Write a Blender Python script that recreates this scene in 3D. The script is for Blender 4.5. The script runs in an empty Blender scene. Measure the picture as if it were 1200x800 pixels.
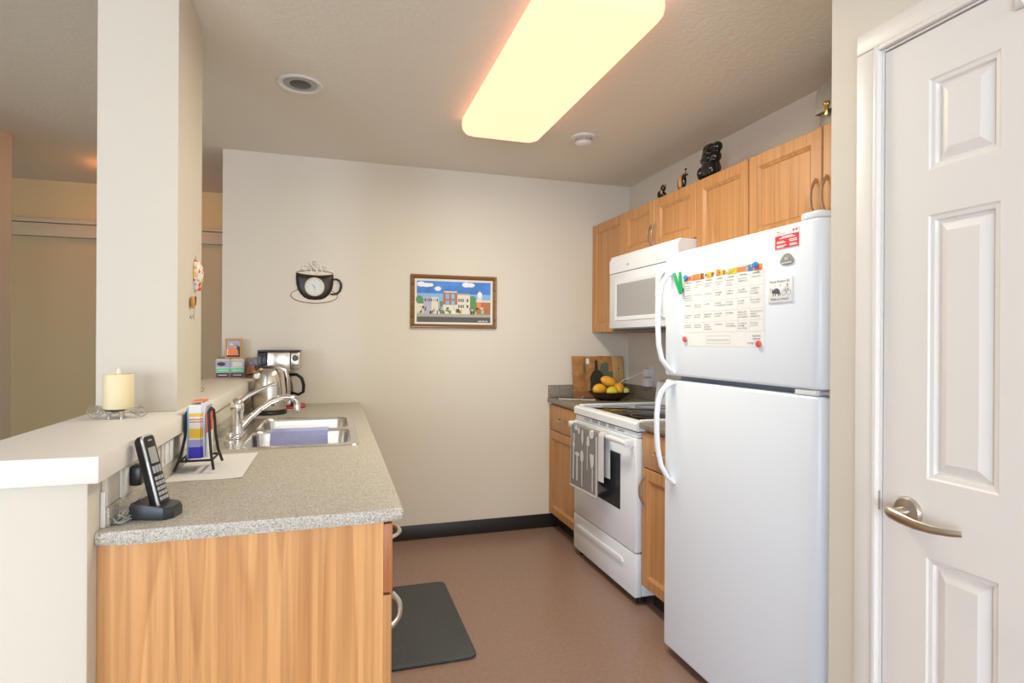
import bpy, bmesh, math, random
from mathutils import Vector, Matrix
random.seed(7)
scene = bpy.context.scene
COL = scene.collection
PI = math.pi

# ------------------------------------------------------------------ camera
FW = Vector((0.29622, 0.95512, -0.00052))
RT = Vector((0.955105, -0.296213, 0.005728))
UP = Vector((-0.005316, 0.002193, 0.999983))
cd = bpy.data.cameras.new('camera'); cam = bpy.data.objects.new('camera', cd); COL.objects.link(cam)
cd.sensor_width = 36; cd.sensor_fit = 'HORIZONTAL'; cd.lens = 674.72 * 36 / 1200; cd.clip_start = 0.02
m = Matrix((RT, UP, -FW)).transposed().to_4x4(); m.translation = Vector((-2.0821, -3.8093, 1.3103))
cam.matrix_world = m
scene.camera = cam

# ------------------------------------------------------------------ world and daylight
w = bpy.data.worlds.new('world'); scene.world = w; w.use_nodes = True
w.node_tree.nodes['Background'].inputs[0].default_value = (0.80, 0.90, 1.0, 1)
w.node_tree.nodes['Background'].inputs[1].default_value = 1.0
def area(name, loc, direction, sx, sy, power, col):
    l = bpy.data.lights.new(name, 'AREA'); l.shape = 'RECTANGLE'; l.size = sx; l.size_y = sy
    l.energy = power; l.color = col
    o = bpy.data.objects.new(name, l); COL.objects.link(o); o.location = loc
    o.rotation_euler = Vector(direction).to_track_quat('-Z', 'Z').to_euler()
    return o
# daylight entering through the living-room windows behind and to the left of the camera
area('daylight_rear_window', (-2.9, -10.12, 1.05), (0, 1, 0), 4.6, 1.8, 212, (0.82, 0.89, 1.0))
area('daylight_side_window', (-6.12, -7.7, 1.35), (1, 0, 0), 3.0, 1.9, 410, (0.66, 0.78, 1.0))
vs = scene.view_settings
vs.view_transform = 'Standard'; vs.look = 'None'; vs.gamma = 1.0; vs.use_curve_mapping = False
vs.exposure = 0.0

# ------------------------------------------------------------------ materials
MATS = {}
def nodes(name):
    mt = bpy.data.materials.new(name); mt.use_nodes = True
    nt = mt.node_tree; b = nt.nodes['Principled BSDF']; MATS[name] = mt
    return mt, nt, b
def N(nt, t, **kw):
    n = nt.nodes.new(t)
    for k, v in kw.items(): setattr(n, k, v)
    return n
def plain(name, col, rough=0.5, metal=0.0, spec=0.5, noise=0.0, nscale=40, bump=0.0, bscale=80, trans=0.0, sss=0.0, coat=0.0):
    mt, nt, b = nodes(name)
    b.inputs['Base Color'].default_value = (*col, 1); b.inputs['Roughness'].default_value = rough
    b.inputs['Metallic'].default_value = metal; b.inputs['Specular IOR Level'].default_value = spec
    b.inputs['Coat Weight'].default_value = coat
    if trans: b.inputs['Transmission Weight'].default_value = trans
    if sss:
        b.inputs['Subsurface Weight'].default_value = sss; b.inputs['Subsurface Radius'].default_value = (0.02, 0.012, 0.006)
    tc = N(nt, 'ShaderNodeTexCoord')
    if noise:
        n = N(nt, 'ShaderNodeTexNoise'); n.inputs['Scale'].default_value = nscale; n.inputs['Detail'].default_value = 4
        nt.links.new(tc.outputs['Object'], n.inputs['Vector'])
        r = N(nt, 'ShaderNodeValToRGB'); lo = [c * (1 - noise) for c in col]; hi = [min(1, c * (1 + noise)) for c in col]
        r.color_ramp.elements[0].position = 0.3; r.color_ramp.elements[1].position = 0.7
        r.color_ramp.elements[0].color = (*lo, 1); r.color_ramp.elements[1].color = (*hi, 1)
        nt.links.new(n.outputs['Fac'], r.inputs['Fac']); nt.links.new(r.outputs['Color'], b.inputs['Base Color'])
    if bump:
        n = N(nt, 'ShaderNodeTexNoise'); n.inputs['Scale'].default_value = bscale; n.inputs['Detail'].default_value = 3
        nt.links.new(tc.outputs['Object'], n.inputs['Vector'])
        bp = N(nt, 'ShaderNodeBump'); bp.inputs['Strength'].default_value = bump; bp.inputs['Distance'].default_value = 0.004
        nt.links.new(n.outputs['Fac'], bp.inputs['Height']); nt.links.new(bp.outputs['Normal'], b.inputs['Normal'])
    return mt
def emis(name, col, s):
    mt, nt, b = nodes(name)
    b.inputs['Base Color'].default_value = (0.1, 0.1, 0.1, 1)
    b.inputs['Specular IOR Level'].default_value = 0.0; b.inputs['Roughness'].default_value = 1.0
    b.inputs['Emission Color'].default_value = (*col, 1); b.inputs['Emission Strength'].default_value = s
    return mt
def wood(name, c_light, c_dark, rough=0.38, axis='Z', freq=9.0, fine=0.25):
    mt, nt, b = nodes(name)
    tc = N(nt, 'ShaderNodeTexCoord'); oi = N(nt, 'ShaderNodeObjectInfo')
    mp = N(nt, 'ShaderNodeMapping')
    sc = {'Z': (8.5, 8.5, 0.30), 'Y': (8.5, 0.30, 8.5), 'X': (0.30, 8.5, 8.5)}[axis]
    mp.inputs['Scale'].default_value = sc
    ad = N(nt, 'ShaderNodeVectorMath', operation='ADD')
    ml = N(nt, 'ShaderNodeVectorMath', operation='SCALE'); ml.inputs['Scale'].default_value = 7.0
    cb = N(nt, 'ShaderNodeCombineXYZ')
    for k in range(3): nt.links.new(oi.outputs['Random'], cb.inputs[k])
    nt.links.new(cb.outputs[0], ml.inputs[0]); nt.links.new(tc.outputs['Object'], mp.inputs['Vector'])
    nt.links.new(mp.outputs[0], ad.inputs[0]); nt.links.new(ml.outputs[0], ad.inputs[1])
    n1 = N(nt, 'ShaderNodeTexNoise'); n1.inputs['Scale'].default_value = 1.0; n1.inputs['Detail'].default_value = 1.0
    nt.links.new(ad.outputs[0], n1.inputs['Vector'])
    mu = N(nt, 'ShaderNodeMath', operation='MULTIPLY'); mu.inputs[1].default_value = freq
    nt.links.new(n1.outputs['Fac'], mu.inputs[0])
    fr = N(nt, 'ShaderNodeMath', operation='FRACT'); nt.links.new(mu.outputs[0], fr.inputs[0])
    n2 = N(nt, 'ShaderNodeTexNoise'); n2.inputs['Scale'].default_value = 1.0; n2.inputs['Detail'].default_value = 4.0
    mp2 = N(nt, 'ShaderNodeMapping'); mp2.inputs['Scale'].default_value = tuple(75 if s > 1 else 1.6 for s in sc)
    nt.links.new(tc.outputs['Object'], mp2.inputs['Vector']); nt.links.new(mp2.outputs[0], n2.inputs['Vector'])
    rp = N(nt, 'ShaderNodeValToRGB')
    e = rp.color_ramp.elements
    e[0].position = 0.0; e[0].color = (*c_light, 1); e[1].position = 1.0; e[1].color = (*c_light, 1)
    x = e.new(0.72); x.color = (*[(a * .55 + d * .45) for a, d in zip(c_light, c_dark)], 1)
    x = e.new(0.92); x.color = (*c_dark, 1)
    nt.links.new(fr.outputs[0], rp.inputs['Fac'])
    mx = N(nt, 'ShaderNodeMix', data_type='RGBA', blend_type='MULTIPLY')
    r2 = N(nt, 'ShaderNodeValToRGB'); r2.color_ramp.elements[0].position = 0.36; r2.color_ramp.elements[1].position = 0.60
    r2.color_ramp.elements[0].color = (0.62, 0.55, 0.48, 1)
    nt.links.new(n2.outputs['Fac'], r2.inputs['Fac'])
    mx.inputs[0].default_value = fine * 2
    nt.links.new(rp.outputs['Color'], mx.inputs[6]); nt.links.new(r2.outputs['Color'], mx.inputs[7])
    nt.links.new(mx.outputs[2], b.inputs['Base Color']); b.inputs['Roughness'].default_value = rough
    return mt
def speckle(name, base, specks, scale=260, rough=0.35):
    mt, nt, b = nodes(name)
    tc = N(nt, 'ShaderNodeTexCoord')
    v = N(nt, 'ShaderNodeTexVoronoi'); v.inputs['Scale'].default_value = scale
    nt.links.new(tc.outputs['Object'], v.inputs['Vector'])
    sp = N(nt, 'ShaderNodeSeparateColor'); nt.links.new(v.outputs['Color'], sp.inputs[0])
    r = N(nt, 'ShaderNodeValToRGB'); r.color_ramp.interpolation = 'CONSTANT'
    e = r.color_ramp.elements
    e[0].position = 0; e[0].color = (*base, 1); e[1].position = specks[0][0]; e[1].color = (*specks[0][1], 1)
    for p, c in specks[1:]:
        x = e.new(p); x.color = (*c, 1)
    nt.links.new(sp.outputs[0], r.inputs['Fac']); nt.links.new(r.outputs['Color'], b.inputs['Base Color'])
    b.inputs['Roughness'].default_value = rough
    return mt
def bands(name, stops, axis=2, rough=0.55):
    """printed stripes along one object axis; stops = [(coordinate, colour)], coordinates in metres"""
    mt, nt, b = nodes(name)
    tc = N(nt, 'ShaderNodeTexCoord'); sx = N(nt, 'ShaderNodeSeparateXYZ'); nt.links.new(tc.outputs['Object'], sx.inputs[0])
    z0, z1 = stops[0][0], stops[-1][0]
    mr = N(nt, 'ShaderNodeMapRange'); mr.inputs['From Min'].default_value = z0; mr.inputs['From Max'].default_value = z1
    nt.links.new(sx.outputs[axis], mr.inputs['Value'])
    r = N(nt, 'ShaderNodeValToRGB'); r.color_ramp.interpolation = 'CONSTANT'; e = r.color_ramp.elements
    e[0].position = 0; e[0].color = (*stops[0][1], 1); e[1].position = (stops[1][0] - z0) / (z1 - z0); e[1].color = (*stops[1][1], 1)
    for z, c in stops[2:-1]:
        x = e.new((z - z0) / (z1 - z0)); x.color = (*c, 1)
    nt.links.new(mr.outputs[0], r.inputs['Fac']); nt.links.new(r.outputs['Color'], b.inputs['Base Color'])
    b.inputs['Roughness'].default_value = rough
    return mt

plain('wall_paint', (0.71, 0.65, 0.545), 0.75, bump=0.10, bscale=160)
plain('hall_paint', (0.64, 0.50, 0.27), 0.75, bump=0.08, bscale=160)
plain('trim_paint', (0.85, 0.80, 0.735), 0.42)
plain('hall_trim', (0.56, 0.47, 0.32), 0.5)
plain('door_paint', (0.83, 0.79, 0.735), 0.40)
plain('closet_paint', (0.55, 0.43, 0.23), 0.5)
plain('ceiling_paint', (0.82, 0.77, 0.675), 0.85, bump=0.6, bscale=48)
plain('floor_vinyl', (0.30, 0.19, 0.145), 0.30, noise=0.10, nscale=55, bump=0.02, bscale=30)
plain('carpet', (0.58, 0.53, 0.46), 0.95, noise=0.1, nscale=200, bump=0.4, bscale=300)
plain('rubber_black', (0.018, 0.016, 0.014), 0.45)
plain('mat_rubber', (0.055, 0.062, 0.066), 0.55, noise=0.18, nscale=60, bump=0.5, bscale=260)
wood('oak', (0.60, 0.300, 0.112), (0.51, 0.236, 0.080), freq=7, fine=0.20)
wood('oak_panel', (0.75, 0.39, 0.145), (0.62, 0.29, 0.095), freq=7, fine=0.30)
wood('oak_edge', (0.48, 0.185, 0.065), (0.36, 0.12, 0.04), freq=5)
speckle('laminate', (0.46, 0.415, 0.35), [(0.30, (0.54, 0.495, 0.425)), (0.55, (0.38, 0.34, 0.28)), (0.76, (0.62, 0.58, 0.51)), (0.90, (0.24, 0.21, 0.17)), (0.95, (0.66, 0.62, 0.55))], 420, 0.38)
speckle('laminate_shaded', (0.21, 0.18, 0.135), [(0.35, (0.27, 0.235, 0.18)), (0.60, (0.16, 0.135, 0.10)), (0.85, (0.32, 0.29, 0.23))], 300, 0.32)  # same laminate as the sink counter, with the dim light put into its colour
plain('appliance_white', (0.83, 0.86, 0.89), 0.32)
plain('fridge_white', (0.84, 0.90, 0.97), 0.33, bump=0.03, bscale=420)
plain('fridge_grey', (0.52, 0.56, 0.62), 0.5)
plain('gasket_grey', (0.30, 0.31, 0.33), 0.6)
plain('black_glass', (0.008, 0.008, 0.008), 0.06, spec=0.6)
plain('oven_glass', (0.03, 0.034, 0.034), 0.10)
plain('screen_grey', (0.40, 0.40, 0.395), 0.3)
plain('stainless', (0.70, 0.66, 0.60), 0.24, metal=1.0)
plain('sink_steel', (0.72, 0.71, 0.69), 0.22, metal=1.0)
plain('chrome', (0.83, 0.83, 0.83), 0.07, metal=1.0)
plain('satin_nickel', (0.62, 0.57, 0.50), 0.28, metal=1.0)
plain('pewter', (0.55, 0.51, 0.45), 0.38, metal=0.85)
plain('brass', (0.62, 0.42, 0.14), 0.25, metal=1.0)
plain('galvanised', (0.30, 0.29, 0.275), 0.45, metal=0.7, noise=0.1)
plain('black_plastic', (0.012, 0.012, 0.013), 0.28)
plain('dark_plastic', (0.03, 0.033, 0.038), 0.32)
plain('black_iron', (0.014, 0.013, 0.013), 0.5)
plain('silver_plastic', (0.55, 0.55, 0.56), 0.3, metal=0.6)
plain('key_grey', (0.42, 0.42, 0.43), 0.45)
plain('white_plastic', (0.80, 0.79, 0.77), 0.35)
plain('cord_grey', (0.42, 0.41, 0.40), 0.5)
plain('cord_white', (0.78, 0.77, 0.75), 0.45)
plain('red_plastic', (0.55, 0.02, 0.025), 0.35)
plain('wax', (0.86, 0.745, 0.47), 0.55, sss=0.3)
plain('flame_plastic', (0.90, 0.84, 0.68), 0.5)
plain('paper_white', (0.84, 0.835, 0.82), 0.6)
plain('paper_grid', (0.55, 0.55, 0.55), 0.7)
plain('ink', (0.10, 0.10, 0.11), 0.7)
plain('ink_grey', (0.34, 0.34, 0.35), 0.7)
plain('ink_white', (0.9, 0.9, 0.9), 0.6)
plain('sign_red', (0.72, 0.045, 0.055), 0.5)
plain('magnet_grey', (0.30, 0.295, 0.255), 0.5)
plain('clip_green', (0.01, 0.36, 0.10), 0.4)
plain('magnet_blue', (0.06, 0.25, 0.62), 0.35)
plain('magnet_red', (0.75, 0.09, 0.09), 0.35)
plain('print_orange', (0.85, 0.24, 0.07), 0.6)
plain('print_yellow', (0.85, 0.55, 0.06), 0.6)
plain('print_lime', (0.50, 0.56, 0.08), 0.6)
plain('print_brown', (0.30, 0.12, 0.05), 0.6)
plain('print_skin', (0.62, 0.36, 0.25), 0.6)
plain('print_sky', (0.06, 0.22, 0.62), 0.6, noise=0.25, nscale=9)
plain('print_sky_pale', (0.22, 0.46, 0.74), 0.6)
plain('print_cloud', (0.82, 0.83, 0.85), 0.6)
plain('print_brick', (0.46, 0.17, 0.08), 0.6)
plain('print_cream', (0.72, 0.68, 0.56), 0.6)
plain('print_lilac', (0.42, 0.42, 0.55), 0.6)
plain('print_green', (0.10, 0.27, 0.10), 0.6)
plain('print_road', (0.10, 0.095, 0.085), 0.6)
plain('print_pave', (0.42, 0.39, 0.32), 0.6)
plain('print_dark', (0.05, 0.05, 0.06), 0.6)
plain('print_band_green', (0.12, 0.60, 0.30), 0.4)
plain('print_maroon', (0.10, 0.012, 0.02), 0.4)
plain('clear_plastic', (0.62, 0.60, 0.57), 0.15)
wood('frame_wood', (0.30, 0.145, 0.04), (0.17, 0.07, 0.018), 0.35, 'X', 5)
wood('frame_orange', (0.70, 0.32, 0.06), (0.52, 0.2, 0.03), 0.4, 'Z', 4)
plain('mat_board', (0.74, 0.72, 0.66), 0.7)
plain('cup_dark', (0.022, 0.015, 0.009), 0.38, noise=0.3, nscale=8)
plain('cup_cream', (0.72, 0.63, 0.50), 0.45)
plain('steam_cream', (0.84, 0.76, 0.66), 0.4)
plain('rim_brown', (0.20, 0.11, 0.06), 0.4)
plain('dial', (0.66, 0.68, 0.62), 0.3)
plain('cloth_blue', (0.44, 0.47, 0.80), 0.9, noise=0.12, nscale=180, bump=0.4, bscale=300)
plain('towel_grey', (0.26, 0.255, 0.25), 0.95, noise=0.22, nscale=320, bump=0.35, bscale=330)
plain('towel_white', (0.72, 0.71, 0.69), 0.95, bump=0.3, bscale=330)
plain('bowl_wood', (0.035, 0.012, 0.007), 0.35)
plain('mango', (0.85, 0.40, 0.03), 0.4, noise=0.22, nscale=14)
plain('mango_green', (0.62, 0.50, 0.04), 0.4, noise=0.35, nscale=12)
plain('orange_fruit', (0.86, 0.26, 0.03), 0.45, bump=0.15, bscale=300)
plain('kiwi_green', (0.18, 0.26, 0.03), 0.4)
plain('kiwi_core', (0.78, 0.68, 0.22), 0.4)
plain('bear_black', (0.008, 0.007, 0.006), 0.16)
plain('bear_tan', (0.55, 0.26, 0.10), 0.35)
plain('leaf_green', (0.10, 0.28, 0.05), 0.6)
wood('board_wood', (0.58, 0.38, 0.16), (0.42, 0.24, 0.08), 0.45, 'Z', 6)
plain('board_orange', (0.40, 0.19, 0.06), 0.5, noise=0.35, nscale=16)
plain('board_green', (0.10, 0.135, 0.085), 0.5, noise=0.25, nscale=30)
plain('board_dark', (0.035, 0.032, 0.025), 0.4)
emis('lamp_diffuser', (1.0, 0.46, 0.275), 2.1)
emis('hall_bulb', (1.0, 0.33, 0.067), 15.0)

# ------------------------------------------------------------------ mesh helpers
def new(): return bmesh.new()
def box(bm, x0, x1, y0, y1, z0, z1, bev=0.0, seg=2):
    r = bmesh.ops.create_cube(bm, size=1, matrix=Matrix.Translation(((x0 + x1) / 2, (y0 + y1) / 2, (z0 + z1) / 2)) @ Matrix.Diagonal((abs(x1 - x0), abs(y1 - y0), abs(z1 - z0), 1)))
    if bev:
        ed = list({e for v in r['verts'] for e in v.link_edges})
        bmesh.ops.bevel(bm, geom=ed, offset=bev, segments=seg, profile=0.5, affect='EDGES', clamp_overlap=True)
    return bm
def bx(*a, **k): return box(new(), *a, **k)
def frames(pts, up=Vector((0, 0, 1))):
    P = [Vector(p) for p in pts]; out = []; n = None
    for i, p in enumerate(P):
        t = (P[min(i + 1, len(P) - 1)] - P[max(i - 1, 0)]).normalized()
        if n is None:
            a = up if abs(t.dot(up)) < 0.95 else Vector((1, 0, 0))
            n = (a - t * a.dot(t)).normalized()
        else:
            n = (n - t * n.dot(t)).normalized()
        out.append((p, t, n, t.cross(n)))
    return out
def tube(bm, pts, r, seg=8, ry=None, closed=False, up=Vector((0, 0, 1))):
    P = list(pts); fr = frames(P, up); rings = []
    for i, (p, t, n, b) in enumerate(fr):
        rr = r[i] if isinstance(r, (list, tuple)) else r
        r2 = rr if ry is None else (ry[i] if isinstance(ry, (list, tuple)) else ry)
        rings.append([bm.verts.new(p + n * rr * math.cos(a) + b * r2 * math.sin(a)) for a in [2 * PI * k / seg for k in range(seg)]])
    m_ = len(rings)
    for i in range(m_ if closed else m_ - 1):
        A, B = rings[i], rings[(i + 1) % m_]
        for k in range(seg): bm.faces.new((A[k], A[(k + 1) % seg], B[(k + 1) % seg], B[k]))
    if not closed:
        bm.faces.new(rings[0][::-1]); bm.faces.new(rings[-1])
    return bm
def lathe(bm, prof, c=(0, 0, 0), seg=28, axis='Z', sx=1.0, sy=1.0):
    """prof: (radius, height) from bottom to top"""
    rings = []; c = Vector(c)
    def P(r, h, a):
        x, y = r * math.cos(a) * sx, r * math.sin(a) * sy
        return c + {'Z': Vector((x, y, h)), 'X': Vector((h, x, y)), 'Y': Vector((x, h, y))}[axis]
    for r, h in prof:
        if r < 1e-6: rings.append([bm.verts.new(P(0, h, 0))])
        else: rings.append([bm.verts.new(P(r, h, 2 * PI * k / seg)) for k in range(seg)])
    for A, B in zip(rings, rings[1:]):
        for k in range(seg):
            a = [A[k % len(A)], A[(k + 1) % len(A)], B[(k + 1) % len(B)], B[k % len(B)]]
            u = []
            for q in a:
                if q not in u: u.append(q)
            if len(u) >= 3: bm.faces.new(u)
    if len(rings[0]) > 1: bm.faces.new(rings[0][::-1])
    if len(rings[-1]) > 1: bm.faces.new(rings[-1])
    return bm
def prism(bm, poly, d0, d1, f):
    """poly 2-D points, f(u,v,d)->3-D point"""
    A = [bm.verts.new(f(u, v, d0)) for u, v in poly]; B = [bm.verts.new(f(u, v, d1)) for u, v in poly]
    n = len(poly); bm.faces.new(A[::-1]); bm.faces.new(B)
    for i in range(n): bm.faces.new((A[i], A[(i + 1) % n], B[(i + 1) % n], B[i]))
    return bm
def rrect(x0, x1, y0, y1, r, n=5):
    out = []
    for cx, cy, a0 in ((x1 - r, y1 - r, 0), (x0 + r, y1 - r, PI / 2), (x0 + r, y0 + r, PI), (x1 - r, y0 + r, 1.5 * PI)):
        for k in range(n + 1):
            a = a0 + PI / 2 * k / n; out.append((cx + r * math.cos(a), cy + r * math.sin(a)))
    return out
def circ(cx, cy, rx, ry=None, n=20, a0=0, a1=2 * PI, close=True):
    ry = rx if ry is None else ry
    return [(cx + rx * math.cos(a0 + (a1 - a0) * k / n), cy + ry * math.sin(a0 + (a1 - a0) * k / n)) for k in range(n if close else n + 1)]
def inset(poly, d):
    n = len(poly); out = []
    for i in range(n):
        p0, p1, p2 = Vector(poly[i - 1]), Vector(poly[i]), Vector(poly[(i + 1) % n])
        e1 = (p1 - p0).normalized(); e2 = (p2 - p1).normalized()
        n1 = Vector((-e1.y, e1.x)); n2 = Vector((-e2.y, e2.x)); nn = (n1 + n2)
        nn = nn.normalized() if nn.length > 1e-6 else n1
        out.append(tuple(p1 + nn * d / max(0.4, nn.dot(n1))))
    return out
def loft(bm, loops, cap0=True, cap1=True):
    R = [[bm.verts.new(p) for p in L] for L in loops]; n = len(R[0])
    for A, B in zip(R, R[1:]):
        for i in range(n): bm.faces.new((A[i], A[(i + 1) % n], B[(i + 1) % n], B[i]))
    if cap0: bm.faces.new(R[0][::-1])
    if cap1: bm.faces.new(R[-1])
    return bm
def softslab(bm, poly, z0, z1, r, f=lambda u, v, d: (u, v, d)):
    """counter-clockwise polygon slab with rounded top and bottom edges"""
    L = []
    for k in range(4):
        a = PI / 2 * k / 3; L.append([f(u, v, z0 + r - r * math.cos(a)) for u, v in inset(poly, r - r * math.sin(a))])
    for k in range(4):
        a = PI / 2 * k / 3; L.append([f(u, v, z1 - r + r * math.sin(a)) for u, v in inset(poly, r - r * math.cos(a))])
    return loft(bm, L)
def blob(bm, c, rx, ry, rz, sub=2, rot=None):
    mtx = Matrix.Translation(c) @ (rot.to_4x4() if rot else Matrix.Identity(4)) @ Matrix.Diagonal((rx, ry, rz, 1))
    bmesh.ops.create_icosphere(bm, subdivisions=sub, radius=1, matrix=mtx)
    return bm
def cyl(bm, c, r, h, axis='Z', seg=20, r2=None):
    return lathe(bm, [(r, 0), (r if r2 is None else r2, h)], c, seg, axis)
def obj(name, bm, mat, parent=None, smooth=True, local=False, ang=38):
    bmesh.ops.recalc_face_normals(bm, faces=bm.faces[:])
    me = bpy.data.meshes.new(name); bm.to_mesh(me); bm.free()
    for mn in (mat if isinstance(mat, (list, tuple)) else [mat]): me.materials.append(MATS[mn])
    if smooth:
        me.shade_smooth(); me.set_sharp_from_angle(angle=math.radians(ang))
    o = bpy.data.objects.new(name, me); COL.objects.link(o)
    if parent is not None:
        o.parent = parent
        if not local and parent.type == 'EMPTY': o.location = -parent.location
    return o
def thing(name, label, cat, loc=(0, 0, 0), group=None):
    o = bpy.data.objects.new(name, None); COL.objects.link(o); o.location = loc; o.empty_display_size = 0.05
    return tag(o, label, cat, group)
def tag(o, label, cat, group=None):
    o['label'] = label; o['category'] = cat
    if group: o['group'] = group
    return o
def struct(name, bm, mat, parent=None, label=None):
    o = obj(name, bm, mat, parent)
    if parent is None: o['kind'] = 'structure'
    if label: o['label'] = label
    return o
def quadgrid(bm, f, nu, nv, skip=None):
    V = [[bm.verts.new(f(i / nu, j / nv)) for j in range(nv + 1)] for i in range(nu + 1)]
    for i in range(nu):
        for j in range(nv): bm.faces.new((V[i][j], V[i + 1][j], V[i + 1][j + 1], V[i][j + 1]))
    return bm
def thicken(bm, t):
    bmesh.ops.recalc_face_normals(bm, faces=bm.faces[:])
    bmesh.ops.solidify(bm, geom=bm.faces[:], thickness=t)
    return bm
def flatprint(name, shapes, parent, O, U, V, Nn, step=0.00012, base=0.0002):
    """one mesh of flat coloured polygons: shapes = [(material, layer, polygon)]"""
    O, U, V, Nn = map(Vector, (O, U, V, Nn)); mats = []; bm = new()
    for k, (mn, lay, poly) in enumerate(sorted(shapes, key=lambda q: q[1])):
        if mn not in mats: mats.append(mn)
        d = base + step * lay + 0.000003 * k
        f = bm.faces.new([bm.verts.new(O + U * u + V * v + Nn * d) for u, v in poly]); f.material_index = mats.index(mn)
    me = bpy.data.meshes.new(name); bm.to_mesh(me); bm.free()
    for mn in mats: me.materials.append(MATS[mn])
    o = bpy.data.objects.new(name, me); COL.objects.link(o); o.parent = parent
    if parent.type == 'EMPTY': o.location = -parent.location
    return o
def R4(x0, x1, y0, y1): return [(x0, y0), (x1, y0), (x1, y1), (x0, y1)]
def textmesh(name, body, size, mat, parent, O, U, V, Nn, off=0.0006, align='CENTER'):
    cu = bpy.data.curves.new(name, 'FONT'); cu.body = body; cu.size = size; cu.align_x = align; cu.align_y = 'CENTER'
    t = bpy.data.objects.new(name + '_src', cu); COL.objects.link(t)
    dg = bpy.context.evaluated_depsgraph_get(); me = bpy.data.meshes.new_from_object(t.evaluated_get(dg)); me.name = name
    bpy.data.objects.remove(t); bpy.data.curves.remove(cu)
    O, U, V, Nn = map(Vector, (O, U, V, Nn))
    for v in me.vertices: v.co = O + U * v.co.x + V * v.co.y + Nn * off
    me.materials.clear(); me.materials.append(MATS[mat])
    o = bpy.data.objects.new(name, me); COL.objects.link(o); o.parent = parent
    if parent.type == 'EMPTY': o.location = -parent.location
    return o

# ------------------------------------------------------------------ setting
H = 2.4525
struct('floor', bx(-2.76, 0.1, -4.6, 1.3, -0.1, 0), 'floor_vinyl')
bm = new(); box(bm, -6.1, -2.7605, -10.1, 1.3, -0.1, 0); box(bm, -2.7605, 0.1, -10.1, -4.6005, -0.1, 0)
struct('floor_living', bm, 'carpet')
struct('ceiling', bx(-6.1, 0.1, -10.1, 1.3, H, H + 0.1), 'ceiling_paint')
struct('wall_back', bx(-2.7208, 0, 0, 0.12, 0, H), 'wall_paint')
struct('wall_right', bx(0, 0.1, -10.1, 1.3, 0, H), 'wall_paint')
# pantry wall beside the refrigerator with a door in it
XD = -0.826; DY0 = -2.757; DW = 0.612; DZ = 2.0045
bm = new()
box(bm, XD, XD + 0.11, -2.603, DY0 + 0.012, 0, H); box(bm, XD, XD + 0.11, DY0 - DW - 0.012, DY0 + 0.012, DZ + 0.012, H)
box(bm, XD, XD + 0.11, -3.9, DY0 - DW - 0.012, 0, H)
struct('wall_pantry', bm, 'wall_paint')
struct('wall_pantry_side', bx(XD + 0.11, 0, -2.603, -2.703, 0, H), 'wall_paint')
struct('wall_entry', bx(XD + 0.11, 0, -3.9, -3.8, 0, H), 'wall_paint')
# living-room walls behind and to the left of the camera, with window openings
bm = new(); box(bm, -6.1, -5.2, -10.1, -10.0, 0, H); box(bm, -0.6, 0, -10.1, -10.0, 0, H); box(bm, -5.2, -0.6, -10.1, -10.0, 0, 0.1); box(bm, -5.2, -0.6, -10.1, -10.0, 2.0, H)
struct('wall_rear', bm, 'wall_paint')
bm = new(); box(bm, -6.1, -6.0, -10.0, -9.2, 0, H); box(bm, -6.1, -6.0, -6.2, 1.3, 0, H); box(bm, -6.1, -6.0, -9.2, -6.2, 0, 0.4); box(bm, -6.1, -6.0, -9.2, -6.2, 2.3, H)
struct('wall_left', bm, 'wall_paint')
# hall beyond the half wall
struct('wall_hall_side', bx(-3.95, -3.82, -0.9, 0.13, 0, H), 'wall_paint')
struct('wall_hall_end', bx(-6.0, 0, 1.16, 1.3, 0, H), 'hall_paint')
struct('baseboard_back', bx(-1.965, -0.549, -0.006, 0, 0, 0.096, bev=0.002), 'rubber_black')
# half wall and column
HW0, HW1 = -2.755, -2.547
struct('wall_half', bx(HW0, HW1, -2.463, 0, 0, 1.0320, bev=0.010), 'wall_paint')
struct('wall_column', bx(-2.765, HW1, -1.785, -1.4456, 1.0858, H, bev=0.003), 'wall_paint')
ledge = obj('bar_ledge', bx(-2.785, -2.510, -2.522, -0.001, 1.0323, 1.0858, bev=0.004), 'trim_paint')
tag(ledge, 'wide cream painted ledge capping the half wall beside the sink', 'ledge')

# closet in the hall: valance and sliding doors
cl = thing('sliding_closet', 'tan sliding closet doors under a cream track valance in hall', 'closet', (-3.6, 1.16, 0))
obj('valance', bx(-5.2, -2.2, 1.105, 1.159, 2.043, 2.135, bev=0.003), 'hall_trim', cl)
obj('top_trim', bx(-5.2, -2.2, 1.095, 1.159, 2.139, 2.170, bev=0.004), 'hall_trim', cl)
obj('door_panel', bx(-5.2, -3.62, 1.150, 1.159, 0.005, 2.043), 'closet_paint', cl)
obj('door_panel', bx(-3.64, -2.2, 1.138, 1.148, 0.005, 2.043), 'closet_paint', cl)

# hall lamp hidden behind the column
hl = thing('ceiling_lamp', 'warm glowing dome lamp on the hall ceiling behind the column', 'lamp', (-3.40, 0.62, H))
lathe_p = [(0.0, -0.085), (0.05, -0.082), (0.095, -0.066), (0.125, -0.035), (0.13, -0.012)]
obj('lamp_shade', lathe(new(), lathe_p, hl.location), 'hall_bulb', hl)
obj('base', lathe(new(), [(0.14, -0.012), (0.14, 0.0)], hl.location), 'white_plastic', hl)

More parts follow.
